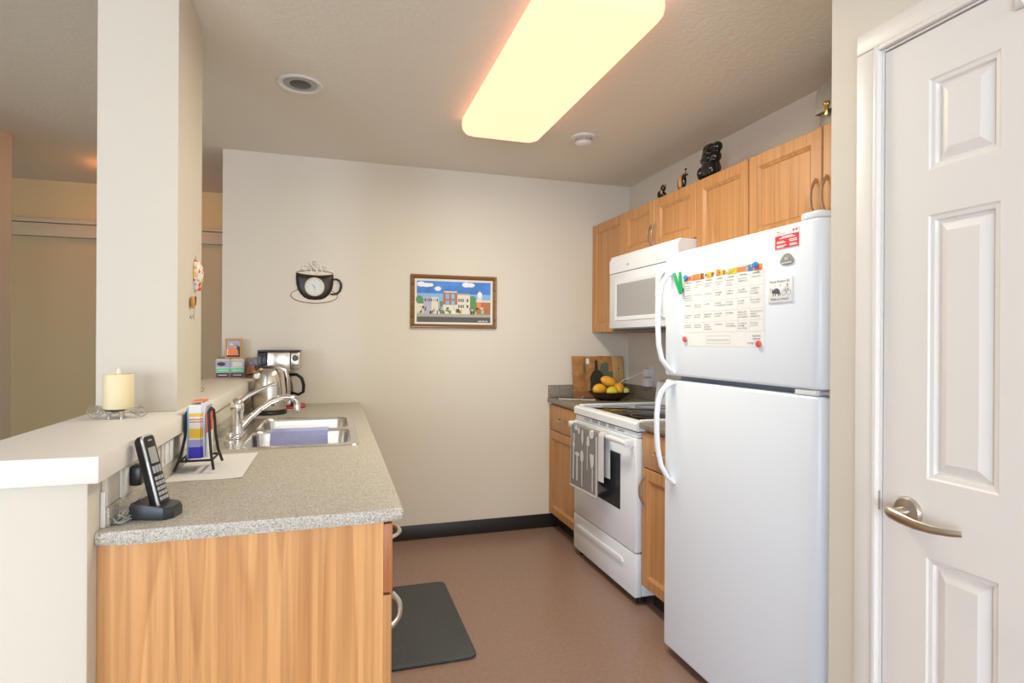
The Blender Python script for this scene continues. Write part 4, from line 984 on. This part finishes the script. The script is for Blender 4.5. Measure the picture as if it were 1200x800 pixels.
for k, (x0, lab) in enumerate(((-2.732, 'left of two small printed boxes with green band on ledge'), (-2.6555, 'right of two small printed boxes with green band on ledge'))):
    t = thing('printed_box', lab, 'box', (x0 + 0.037, -0.085, LZ), 'small printed boxes with green band')
    obj('box', bx(x0, x0 + 0.075, -0.125, -0.050, LZ, LZ + 0.108, bev=0.003), 'clear_plastic', t)
    S_ = [('print_maroon', 1, R4(0.002, 0.073, 0.003, 0.032)), ('print_band_green', 1, R4(0.002, 0.073, 0.034, 0.058)), ('print_dark', 2, circ(0.03, 0.082, 0.022, 0.012, 12)) if k == 0 else ('print_cream', 2, R4(0.012, 0.065, 0.066, 0.095)), ('print_lilac', 1, R4(0.003, 0.072, 0.062, 0.100)), ('print_cloud', 2, R4(0.015, 0.06, 0.016, 0.020)), ('print_cloud', 2, R4(0.012, 0.064, 0.044, 0.047))]
    flatprint('print', S_, t, (x0, -0.125, LZ), (1, 0, 0), (0, 0, 1), (0, -1, 0))
    obj('lid', bx(x0 + 0.004, x0 + 0.071, -0.120, -0.055, LZ + 0.1082, LZ + 0.1115, bev=0.001), 'white_plastic', t)
br = thing('brass_trinket', 'tiny brass loop trinket on the ledge just behind column', 'trinket', (-2.63, -1.05, LZ))
for dx in (-0.009, 0.009):
    obj('loop', tube(new(), [(-2.63 + dx + 0.008 * math.cos(a), -1.05, LZ + 0.0095 + 0.008 * math.sin(a)) for a in [2 * PI * k / 14 for k in range(14)]], 0.0016, 6, closed=True, up=Vector((0, 1, 0))), 'brass', br)

# ------------------------------------------------------------------ counter things
CZ = 0.9143
# kettle
kx, ky = -2.408, -0.47
kt = thing('electric_kettle', 'brushed stainless steel electric kettle on the sink counter', 'kettle', (kx, ky, CZ))
obj('power_base', lathe(new(), [(0.088, 0.0), (0.090, 0.006), (0.086, 0.020), (0.070, 0.024)], kt.location, 32), 'black_plastic', kt)
obj('body', lathe(new(), [(0.082, 0.0245), (0.084, 0.03), (0.084, 0.06), (0.080, 0.14), (0.073, 0.205), (0.064, 0.233), (0.048, 0.245)], kt.location, 40), 'stainless', kt)
obj('lid', lathe(new(), [(0.047, 0.2455), (0.044, 0.252), (0.02, 0.258), (0.0, 0.259)], kt.location, 28), 'black_plastic', kt)
obj('handle', tube(new(), [(kx + 0.03, ky - 0.035, CZ + 0.250), (kx + 0.058, ky - 0.05, CZ + 0.252), (kx + 0.084, ky - 0.055, CZ + 0.235), (kx + 0.096, ky - 0.055, CZ + 0.19), (kx + 0.100, ky - 0.055, CZ + 0.13), (kx + 0.094, ky - 0.045, CZ + 0.07), (kx + 0.075, ky - 0.03, CZ + 0.045)], [0.010, 0.011, 0.010, 0.009, 0.009, 0.009, 0.008], 10, ry=0.013), 'stainless', kt)
obj('spout', prism(new(), [(-0.022, 0), (0.022, 0), (0.006, 0.052), (-0.006, 0.052)], 0, 1, lambda u, v, dd: (kx - 0.052 - v * 0.62 * dd - 0.004, ky + u * (1 - 0.3 * dd), CZ + 0.215 - 0.035 * (1 - dd) + 0.012 * dd + (v * 0.1))), 'stainless', kt)
obj('gauge', lathe(new(), [(0.019, 0.0), (0.019, -0.006), (0.014, -0.010), (0.0, -0.010)], (kx - 0.058, ky - 0.050, CZ + 0.205), 20, 'Y'), 'satin_nickel', kt)
flatprint('badge', [('key_grey', 1, R4(-0.008, 0.012, 0, 0.016)), ('ink', 2, R4(-0.006, 0.000, 0.003, 0.013)), ('ink', 2, R4(0.003, 0.009, 0.003, 0.013))], kt, (kx + 0.022, ky - 0.0815, CZ + 0.045), (1, 0, 0), (0, 0, 1), (0, -1, 0))
# coffee maker
mx0, mx1, my0, my1 = -2.497, -2.268, -0.235, -0.045
cm = thing('coffee_maker', 'black and stainless drip coffee maker on a red tray', 'coffee maker', (-2.38, -0.14, CZ))
obj('base', softslab(new(), rrect(mx0 + 0.01, mx1 - 0.015, my0, my1, 0.03, 5), CZ + 0.0125, CZ + 0.045, 0.006), 'black_plastic', cm)
obj('tower', bx(mx0 + 0.002, mx0 + 0.065, my0 + 0.02, my1, CZ + 0.0455, CZ + 0.212, bev=0.008), 'black_plastic', cm)
obj('head', bx(mx0 + 0.052, mx1 - 0.052, my0 - 0.008, my1, CZ + 0.213, CZ + 0.325, bev=0.006), 'stainless', cm)
obj('head_side', bx(mx0, mx0 + 0.0515, my0 - 0.004, my1, CZ + 0.213, CZ + 0.325, bev=0.006), 'black_plastic', cm)
obj('control_panel', bx(mx1 - 0.0515, mx1, my0 - 0.006, my1, CZ + 0.222, CZ + 0.325, bev=0.010), 'satin_nickel', cm)
obj('top_lid', bx(mx0, mx1, my0, my1, CZ + 0.3255, CZ + 0.336, bev=0.003), 'black_plastic', cm)
obj('dial', lathe(new(), [(0.017, 0.0), (0.017, -0.006), (0.012, -0.010), (0.0, -0.010)], (mx1 - 0.026, my0 - 0.006, CZ + 0.290), 20, 'Y'), 'black_plastic', cm)
for k in range(3): obj('button', lathe(new(), [(0.005, 0.0), (0.004, -0.004), (0.0, -0.004)], (mx1 - 0.036 + k * 0.011, my0 - 0.006, CZ + 0.250), 10, 'Y'), 'black_plastic', cm)
obj('base_trim', bx(mx0 + 0.085, mx1 - 0.05, my0 - 0.004, my0 + 0.002, CZ + 0.016, CZ + 0.046, bev=0.002), 'stainless', cm)
pot_c = (mx0 + 0.125, my0 + 0.075, CZ + 0.046)
pot = obj('carafe', lathe(new(), [(0.055, 0.0), (0.063, 0.01), (0.066, 0.05), (0.060, 0.095), (0.048, 0.125), (0.046, 0.14)], pot_c, 32), 'black_glass', cm)
obj('carafe_band', lathe(new(), [(0.0495, 0.118), (0.0495, 0.140), (0.047, 0.152), (0.0, 0.156)], pot_c, 32), 'black_plastic', pot)
a_ = (pot_c[0], pot_c[1], pot_c[2])
obj('carafe_handle', tube(new(), [(a_[0] + 0.04, a_[1] - 0.02, a_[2] + 0.145), (a_[0] + 0.085, a_[1] - 0.03, a_[2] + 0.146), (a_[0] + 0.112, a_[1] - 0.036, a_[2] + 0.125), (a_[0] + 0.124, a_[1] - 0.04, a_[2] + 0.085), (a_[0] + 0.122, a_[1] - 0.04, a_[2] + 0.045), (a_[0] + 0.095, a_[1] - 0.034, a_[2] + 0.028), (a_[0] + 0.058, a_[1] - 0.02, a_[2] + 0.04)], [0.009, 0.009, 0.010, 0.010, 0.009, 0.008, 0.007], 10, ry=0.012), 'black_plastic', pot)
tray = obj('red_tray', softslab(new(), rrect(mx0 + 0.03, mx1 + 0.03, my0 - 0.03, my1 - 0.01, 0.05, 6), CZ, CZ + 0.012, 0.004), 'red_plastic')
tag(tray, 'flat red round-cornered tray under the coffee maker', 'tray')

# paper sheet and napkin holder
def pap(u, v):
    x = -2.530 + u * 0.200; y = -2.005 + v * 0.385
    x += 0.012 * v * (1 - u) * 0; z = CZ + 0.0004 + 0.004 * max(0, 0.15 - v) * math.sin(u * 5) + (0.003 * (u ** 6))
    return (x, y, max(z, CZ + 0.0003))
ps = obj('paper_sheet', thicken(quadgrid(new(), pap, 14, 14), 0.0006), 'paper_white')
tag(ps, 'white paper sheets lying on the counter under napkin holder', 'paper')
nz = CZ + 0.0055
nh = thing('napkin_holder', 'black iron napkin holder with curved legs on white paper', 'napkin holder', (-2.472, -1.845, nz))
def rail(x0, xm, x1, y0, ym, y1, top):
    return [(x0, y0, nz + 0.004), (x0 * .4 + xm * .6, y0 * .4 + ym * .6, nz + 0.045), (xm, ym, nz + 0.10), (xm * .6 + x1 * .4, ym * .7 + y1 * .3, nz + 0.14), (x1, y1, top)]
for xs_ in ((-2.524, -2.502, -2.500), (-2.420, -2.436, -2.440)):
    a = rail(*xs_, -1.915, -1.885, -1.880, nz + 0.170); b = rail(*xs_, -1.775, -1.800, -1.805, nz + 0.170)
    obj('side_frame', tube(new(), a + [(xs_[2], -1.842, nz + 0.180)] + b[::-1], 0.0042, 8), 'black_iron', nh)
    obj('side_bar', tube(new(), [(xs_[0] * .55 + xs_[1] * .45, -1.900, nz + 0.030), (xs_[0] * .55 + xs_[1] * .45, -1.789, nz + 0.030)], 0.0035, 8), 'black_iron', nh)
obj('floor_bar', tube(new(), [(-2.513, -1.898, nz + 0.030), (-2.431, -1.898, nz + 0.030)], 0.0035, 8), 'black_iron', nh)
obj('floor_bar', tube(new(), [(-2.513, -1.791, nz + 0.030), (-2.431, -1.791, nz + 0.030)], 0.0035, 8), 'black_iron', nh)
blue = (0.05, 0.04, 0.55); lil = (0.38, 0.38, 0.72); yel = (0.85, 0.55, 0.06); wht = (0.80, 0.80, 0.80); red = (0.75, 0.12, 0.06)
z_ = lambda q: nz + 0.035 + q
bands('napkin_bands', [(z_(0), blue), (z_(0.034), lil), (z_(0.056), wht), (z_(0.060), yel), (z_(0.090), wht), (z_(0.108), red), (z_(0.111), wht), (z_(0.115), red), (z_(0.118), wht), (z_(0.125), yel), (z_(0.135), wht), (z_(0.18), wht)])
bands('packet_red', [(z_(-0.01), wht), (z_(0.02), (0.85, 0.85, 0.84)), (z_(0.075), red), (z_(0.135), (0.10, 0.10, 0.40)), (z_(0.17), wht)])
ns = thing('napkin_stack', 'stack of striped white yellow and blue napkins in iron holder', 'napkins', (-2.472, -1.845, nz + 0.035))
def sheetpack(name, x0, x1, y0, y1, h_, mat, bulge=0.006):
    L = []
    for k in range(11):
        t = k / 10; z = z_(0) + h_ * t
        if t > 0.85: z = z_(0) + h_ * (0.85 + 0.15 * math.sin((t - .85) / .15 * PI / 2))
        sh_ = 0.004 * math.sin(t * PI) - 0.012 * max(0, t - 0.8) * 2
        sx_ = 0.012 * (t - .5) ** 2
        L.append([(x0 - sx_, y0 - sh_, z), (x1 + sx_ * .5, y0 - sh_, z), (x1 + sx_ * .5, y1 - sh_ * .3, z), (x0 - sx_, y1 - sh_ * .3, z)])
    return obj(name, loft(new(), L), mat, ns)
sheetpack('napkin_bundle', -2.4905, -2.4605, -1.888, -1.800, 0.160, 'napkin_bands')
for k in range(3): sheetpack('napkin', -2.4595 + k * 0.0045, -2.4560 + k * 0.0045, -1.880 + 0.004 * k, -1.802, 0.165 - 0.006 * k, ['napkin_bands', 'print_cloud', 'print_lilac'][k])
sheetpack('packet', -2.4455, -2.4425, -1.878, -1.804, 0.135, 'packet_red')
sheetpack('packet', -2.4958, -2.4915, -1.885, -1.802, 0.150, 'print_sky_pale')
obj('top_sheet', bx(-2.487, -2.452, -1.878, -1.81, z_(0.1685), z_(0.1700)), 'print_orange', ns)

# phone
px, py = -2.452, -2.342
ph = thing('cordless_phone', 'black cordless phone standing upright in its charging base', 'phone', (px, py, CZ))
pl = [(-0.048, -0.033), (0.026, -0.036), (0.040, -0.018), (0.040, 0.018), (0.026, 0.036), (-0.048, 0.033)]
ca, sa = math.cos(math.radians(-14)), math.sin(math.radians(-14))
def rotp(u, v): return (px + u * ca - v * sa, py + u * sa + v * ca)
L = []
for sc_2, z in ((0.97, 0.0), (1.0, 0.004), (1.0, 0.018), (0.93, 0.026)):
    L.append([(*rotp(u * sc_2, v * sc_2), CZ + z + (0.010 * (-u / 0.045) if z > 0.01 and u < 0 else 0)) for u, v in pl])
obj('charging_base', loft(new(), L), 'dark_plastic', ph, ang=25)
# handset: slab leaning back toward the wall (-u)
def hp(u, v, dd):   # u across, v along the handset, dd thickness toward the front
    lean = math.radians(14)
    uu = 0.004 - v * math.sin(lean) + dd * math.cos(lean); zz = v * math.cos(lean) + dd * math.sin(lean)
    x, y = rotp(uu, u); return (x, y, CZ + 0.020 + zz)
prof = rrect(-0.0235, 0.0235, 0.0, 0.165, 0.011, 4)
L = []
for ins, dd in ((0.006, -0.012), (0.001, -0.006), (0, 0.002)): L.append([hp(u, v, dd - 0.008 * math.sin(v / 0.165 * PI)) if dd < 0 else hp(u, v, dd) for u, v in inset(prof, ins)])
obj('handset_back', loft(new(), L), 'black_plastic', ph)
hs = obj('handset', softslab(new(), prof, 0.0022, 0.0085, 0.002, hp), 'silver_plastic', ph)
fcp = obj('face_plate', softslab(new(), inset(prof, 0.0032), 0.0080, 0.0096, 0.0006, hp), 'black_plastic', hs)
obj('screen', softslab(new(), R4(-0.014, 0.014, 0.100, 0.136), 0.0097, 0.0103, 0.0002, hp), 'screen_grey', hs)
obj('earpiece', softslab(new(), R4(-0.007, 0.007, 0.150, 0.154), 0.0097, 0.0103, 0.0002, hp), 'screen_grey', hs)
for r_ in range(5):
    for c_ in range(3):
        u0 = -0.0165 + c_ * 0.0115; v0 = 0.016 + r_ * 0.0115
        obj('key', softslab(new(), R4(u0, u0 + 0.0092, v0, v0 + 0.0078), 0.0097, 0.0112, 0.0004, hp), 'key_grey', hs)
for c_ in range(3):
    u0 = -0.0165 + c_ * 0.0115; obj('key', softslab(new(), R4(u0, u0 + 0.0088, 0.078, 0.094), 0.0097, 0.0112, 0.0004, hp), 'key_grey', hs)
# coiled cord beside the phone
pts = []
for k in range(150):
    t = k / 149; a = t * 2 * PI * 5.2
    pts.append((-2.513 + 0.015 * math.cos(a) * (0.7 + 0.5 * math.sin(t * 17)), -2.365 + 0.030 * math.sin(a + 0.4) * (0.8 + 0.25 * math.cos(t * 11)), CZ + 0.0022 + 0.026 * t * (0.55 + 0.45 * math.sin(a * 1.7))))
cordo = obj('coiled_cord', tube(new(), pts, 0.0019, 6), 'cord_grey'); tag(cordo, 'grey cable coiled in a bundle beside the phone base', 'cord')
# outlets on the half wall side
WX = HW1 + 0.0125
def plate(name, label, y, z, w_, h_, dark=False, x=WX, s=1):
    t = thing(name, label, 'outlet', (x, y, z))
    obj('plate', softslab(new(), rrect(y - w_ / 2, y + w_ / 2, z - h_ / 2, z + h_ / 2, 0.004, 3), 0, 0.005, 0.0015, lambda u, v, dd: (x + s * dd, u, v)), 'white_plastic', t)
    return t
oz = 0.9935
o1 = plate('wall_outlet', 'white outlet plate on the half wall behind the phone', -2.295, oz, 0.072, 0.074)
obj('socket', bx(WX + 0.005, WX + 0.0065, -2.312, -2.278, oz - 0.028, oz + 0.028, bev=0.001), 'paper_white', o1)
pa = thing('power_adapter', 'black power adapter plugged in behind the phone', 'adapter', (WX + 0.0067, -2.27, 0.99))
obj('block', bx(WX + 0.0068, WX + 0.030, -2.288, -2.248, oz - 0.022, oz + 0.024, bev=0.004), 'black_plastic', pa)
obj('cord', tube(new(), [(WX + 0.036, -2.275, oz - 0.004), (WX + 0.044, -2.288, oz - 0.016), (WX + 0.040, -2.305, oz - 0.034), (WX + 0.028, -2.320, oz - 0.056), (WX + 0.022, -2.335, oz - 0.072)], 0.0024, 6), 'cord_grey', pa)
o2 = plate('light_switch', 'white double switch plate on the half wall behind napkin holder', -1.955, oz, 0.115, 0.074)
for dy in (-0.024, 0.024): obj('rocker', bx(WX + 0.005, WX + 0.0085, -1.955 + dy - 0.017, -1.955 + dy + 0.017, oz - 0.028, oz + 0.028, bev=0.0015), 'paper_white', o2)

# ------------------------------------------------------------------ right counter things
bt = thing('painted_board', 'wooden board painted with bottle and pears leaning in corner', 'board', (-0.27, -0.05, CZ))
tl = 0.10
bdir = Vector((0.41, 0.035, 0)).normalized(); bn = Vector((bdir.y, -bdir.x, 0))
BO = Vector((-0.478, -0.090, CZ + 0.0005))
def W(u, v, dd): 
    p = BO + bdir * u + bn * (dd * math.cos(tl) - v * math.sin(tl)) + Vector((0, 0, v * math.cos(tl) + dd * math.sin(tl)))
    return tuple(p)
BW, BH = 0.410, 0.292
xs_ = [0, 0.105, 0.205, 0.318, BW]
for k in range(4):
    L = R4(xs_[k] + 0.0004, xs_[k + 1] - 0.0004, 0, BH - 0.002 * (k % 2))
    obj('plank', softslab(new(), L, 0.0, 0.016, 0.0015, W), ['board_orange', 'board_orange', 'board_orange', 'board_wood'][k], bt)
Bn = bn * math.cos(tl) + Vector((0, 0, math.sin(tl))); Bv = Vector((0, 0, math.cos(tl))) - bn * math.sin(tl)
S_ = [('print_brown', 1, R4(0.002, 0.205, 0.0, 0.045)), ('board_green', 1, circ(0.265, 0.165, 0.058, 0.085, 18)), ('board_green', 1, R4(0.225, 0.312, 0.07, 0.18)), ('board_orange', 2, R4(0.285, 0.32, 0.18, 0.24)),
      ('board_dark', 3, [(0.135, 0.05), (0.250, 0.05), (0.252, 0.14), (0.232, 0.175), (0.200, 0.195), (0.198, 0.262), (0.176, 0.262), (0.174, 0.195), (0.150, 0.175), (0.132, 0.14)]), ('print_cloud', 2, R4(0.105, 0.13, 0.238, 0.275)), ('board_dark', 2, circ(0.372, 0.20, 0.007, 0.004, 8)), ('board_green', 2, circ(0.09, 0.21, 0.010, 0.035, 12))]
flatprint('still_life_print', S_, bt, BO + Bn * 0.016, bdir, Bv, Bn)
bwx, bwy = -0.285, -0.265
fb = obj('fruit_bowl', lathe(new(), [(0.060, 0.0), (0.072, 0.002), (0.110, 0.022), (0.146, 0.052), (0.150, 0.058), (0.144, 0.058), (0.105, 0.030), (0.065, 0.012), (0.0, 0.010)], (bwx, bwy, CZ), 36, sx=1.0, sy=0.80), 'bowl_wood')
tag(fb, 'dark brown wooden bowl full of fruit by the back corner', 'bowl')
E3 = lambda a, b, c: Matrix.Rotation(a, 3, 'X') @ Matrix.Rotation(b, 3, 'Y') @ Matrix.Rotation(c, 3, 'Z')
def fruit(name, label, c, r, rot, mat, cat):
    t = thing(name, label, cat, c, 'fruit in the dark bowl' if cat == 'mango' else None)
    bm = new(); blob(bm, (0, 0, 0), 1, 1, 1, 3)
    for v in bm.verts:
        k = 1 + 0.10 * v.co.x; v.co = Vector((v.co.x * r[0] + 0.006 * v.co.y ** 2, v.co.y * r[1] * k, v.co.z * r[2] * k))
    bmesh.ops.rotate(bm, verts=bm.verts[:], matrix=rot, cent=(0, 0, 0)); bmesh.ops.translate(bm, verts=bm.verts[:], vec=c)
    obj('flesh', bm, mat, t)
    tip = Vector(c) + rot @ Vector((r[0] * 0.97, 0, 0))
    obj('stem', blob(new(), tip, 0.004, 0.004, 0.004, 1), 'print_brown', t)
    return t
fruit('mango', 'orange mango at the left side of the fruit bowl', (bwx - 0.082, bwy - 0.005, CZ + 0.074), (0.056, 0.042, 0.038), E3(0.2, 0.1, 0.5), 'mango', 'mango')
fruit('mango', 'orange mango lying on top of the fruit bowl pile', (bwx - 0.010, bwy + 0.004, CZ + 0.127), (0.060, 0.042, 0.034), E3(0.1, 0.35, 0.1), 'mango', 'mango')
fruit('mango', 'yellow-green mango at the front middle of the fruit bowl', (bwx - 0.018, bwy - 0.066, CZ + 0.064), (0.044, 0.034, 0.034), E3(0, 0, 0.3), 'mango_green', 'mango')
fruit('mango', 'orange mango right of the yellow-green one in the bowl', (bwx + 0.050, bwy - 0.030, CZ + 0.074), (0.042, 0.038, 0.040), E3(0.3, 0, 1.2), 'mango', 'mango')
og = thing('orange_fruit', 'small orange at the right back of the fruit bowl', 'orange', (bwx + 0.085, bwy + 0.022, CZ + 0.075))
obj('peel', blob(new(), og.location, 0.031, 0.031, 0.030, 3), 'orange_fruit', og)
obj('navel', blob(new(), og.location + Vector((0, -0.010, 0.0275)), 0.004, 0.004, 0.003, 1), 'leaf_green', og)
kw = thing('cut_kiwi', 'cut green fruit with pale centre at the bowl right edge', 'fruit', (bwx + 0.098, bwy - 0.045, CZ + 0.066))
bm = new(); blob(bm, kw.location, 0.026, 0.024, 0.024, 3); bmesh.ops.bisect_plane(bm, geom=bm.verts[:] + bm.edges[:] + bm.faces[:], plane_co=kw.location + Vector((-0.002, -0.012, 0)), plane_no=Vector((-0.35, -0.93, 0)), clear_outer=True)
bmesh.ops.holes_fill(bm, edges=bm.edges[:], sides=0); obj('skin', bm, 'kiwi_green', kw)
bm = new(); nn_ = Vector((-0.35, -0.93, 0)).normalized(); cen = kw.location + Vector((-0.002, -0.012, 0)) - nn_ * 0.0
tt_ = Vector((-nn_.y, nn_.x, 0))
cen = kw.location + nn_ * (Vector((-0.002, -0.012, 0)).dot(nn_))
for r_, mt_, off in ((0.0145, 'kiwi_core', 0.0004), (0.005, 'print_brown', 0.0008)):
    bm = new(); bm.faces.new([bm.verts.new(cen + nn_ * off + tt_ * r_ * math.cos(a) + Vector((0, 0, r_ * math.sin(a)))) for a in [2 * PI * k / 16 for k in range(16)]]); obj('core', bm, mt_, kw)
wc = thing('charging_cable', 'thin white cable with two ends lying on the corner worktop', 'cable', (-0.52, -0.2, CZ))
obj('cable', tube(new(), [(-0.60, -0.13, CZ + 0.0032), (-0.565, -0.17, CZ + 0.0032), (-0.52, -0.195, CZ + 0.0032), (-0.475, -0.200, CZ + 0.0035), (-0.44, -0.160, CZ + 0.008), (-0.415, -0.115, CZ + 0.014)], 0.0026, 8), 'cord_white', wc)
obj('cable_end', tube(new(), [(-0.475, -0.200, CZ + 0.003), (-0.455, -0.235, CZ + 0.0034), (-0.425, -0.262, CZ + 0.0040), (-0.395, -0.272, CZ + 0.0050)], [0.0024, 0.0024, 0.003, 0.004], 8), 'cord_white', wc)
pl_ = thing('wall_outlet', 'white outlet with plugged adapters on the right wall near stove', 'outlet', (0, -0.32, 1.08))
obj('plate', softslab(new(), rrect(-0.36, -0.285, 1.02, 1.145, 0.004, 3), 0, 0.005, 0.0015, lambda u, v, dd: (-0.0008 - dd, u, v)), 'white_plastic', pl_)
ad1 = obj('plug_adapter', bx(-0.050, -0.0062, -0.350, -0.295, 1.075, 1.125, bev=0.005), 'white_plastic'); tag(ad1, 'white plug adapter in the upper socket of the right wall outlet', 'adapter')
ad2 = obj('plug_adapter', bx(-0.055, -0.0062, -0.362, -0.290, 1.006, 1.066, bev=0.006), 'white_plastic'); tag(ad2, 'white square adapter in the lower socket of the right wall outlet', 'adapter')
wc2 = obj('adapter_cable', tube(new(), [(-0.0505, -0.315, 1.10), (-0.065, -0.300, 1.097), (-0.085, -0.27, 1.082), (-0.11, -0.22, 1.060), (-0.14, -0.19, 1.045), (-0.17, -0.185, 1.02), (-0.18, -0.20, 0.99)], 0.0022, 8), 'cord_white'); tag(wc2, 'thin white cable running from the wall outlet towards fruit bowl', 'cable')

# ------------------------------------------------------------------ things on top of the wall cabinets
ZC = ZT + 0.0005
def sculpt(name, label, parts, loc, mat, voxel, extra=()):
    t = thing(name, label, 'figurine', loc, 'carved figurines on the wall cabinets')
    bm = new()
    for c, r in parts: blob(bm, Vector(loc) + Vector(c), *r, 2)
    o = obj('figure', bm, mat, t)
    md_ = o.modifiers.new('fuse', 'REMESH'); md_.mode = 'VOXEL'; md_.voxel_size = voxel; md_.use_smooth_shade = True
    sm_ = o.modifiers.new('soften', 'SMOOTH'); sm_.iterations = 4; sm_.factor = 0.5
    for nm, c, r, m_ in extra: obj(nm, blob(new(), Vector(loc) + Vector(c), *r, 2), m_, t)
    return t
X1 = -0.20
sculpt('bear_figurine', 'smallest carved black bear figurine at left on the cabinet top', [((0, 0.01, 0.026), (0.022, 0.028, 0.025)), ((0, -0.012, 0.056), (0.016, 0.018, 0.020)), ((0, -0.030, 0.066), (0.010, 0.012, 0.009)), ((0, -0.006, 0.076), (0.005, 0.005, 0.007)), ((0.0, -0.022, 0.018), (0.016, 0.012, 0.018))], (-0.262, -0.868, ZC), 'bear_black', 0.003,
       [('chest_patch', (-0.018, -0.024, 0.030), (0.006, 0.007, 0.013), 'bear_tan'), ('muzzle', (-0.004, -0.040, 0.064), (0.006, 0.005, 0.005), 'bear_tan')])
sculpt('bear_figurine', 'black and tan carved figurine in the middle on cabinet top', [((0, 0.020, 0.040), (0.014, 0.018, 0.040)), ((0, -0.018, 0.046), (0.013, 0.016, 0.045)), ((0, -0.024, 0.088), (0.009, 0.010, 0.014)), ((0, -0.034, 0.105), (0.006, 0.010, 0.006)), ((0, -0.044, 0.072), (0.006, 0.013, 0.006))], (-0.262, -1.070, ZC), 'bear_black', 0.003,
       [('tan_belly', (-0.008, 0.003, 0.042), (0.014, 0.014, 0.040), 'bear_tan'), ('tan_face', (-0.008, -0.033, 0.088), (0.005, 0.009, 0.012), 'bear_tan')])
sculpt('bear_figurine', 'largest glossy black carved bear figurine on the cabinet top', [((0, 0.0, 0.050), (0.045, 0.062, 0.052)), ((0, 0.012, 0.105), (0.040, 0.052, 0.050)), ((-0.005, -0.005, 0.150), (0.038, 0.050, 0.030)), ((0, -0.052, 0.150), (0.026, 0.026, 0.027)), ((0, 0.040, 0.140), (0.022, 0.022, 0.030)), ((-0.022, -0.042, 0.040), (0.026, 0.024, 0.042)), ((-0.022, 0.048, 0.036), (0.026, 0.022, 0.038)), ((-0.035, 0.0, 0.095), (0.014, 0.045, 0.018)), ((0, -0.04, 0.105), (0.03, 0.026, 0.03))], (-0.245, -1.300, ZC), 'bear_black', 0.005,
       [('nose', (-0.036, -0.030, 0.152), (0.008, 0.009, 0.006), 'bear_black')])
# metal tin with latch at the near end
mb = thing('metal_tin', 'dark grey metal lidded tin with latch at cabinet end', 'tin', (-0.19, -2.10, ZC))
obj('body', bx(-0.265, -0.055, -2.20, -2.006, ZC, ZC + 0.062, bev=0.006), 'galvanised', mb)
pl = [(-2.212, 0.0625), (-1.992, 0.0625), (-1.994, 0.110), (-2.005, 0.150), (-2.028, 0.172), (-2.060, 0.180), (-2.144, 0.180), (-2.176, 0.172), (-2.200, 0.150), (-2.210, 0.110)]
bm = new(); prism(bm, pl, -0.275, -0.045, lambda u, v, dd: (dd, u, ZC + v)); obj('lid', bm, 'galvanised', mb)
obj('latch', lathe(new(), [(0.013, 0.0), (0.013, -0.006), (0.007, -0.012), (0.0, -0.013)], (-0.2755, -2.052, ZC + 0.085), 14, 'X'), 'brass', mb)
obj('latch_hasp', bx(-0.281, -0.2755, -2.060, -2.044, ZC + 0.040, ZC + 0.078, bev=0.002), 'brass', mb)

# ------------------------------------------------------------------ floor mat
mt_ = obj('floor_mat', softslab(new(), rrect(-1.935, -1.505, -1.500, -0.732, 0.035, 6), 0.0005, 0.016, 0.007), 'mat_rubber')
tag(mt_, 'dark grey textured anti-fatigue mat on the floor by sink', 'mat')
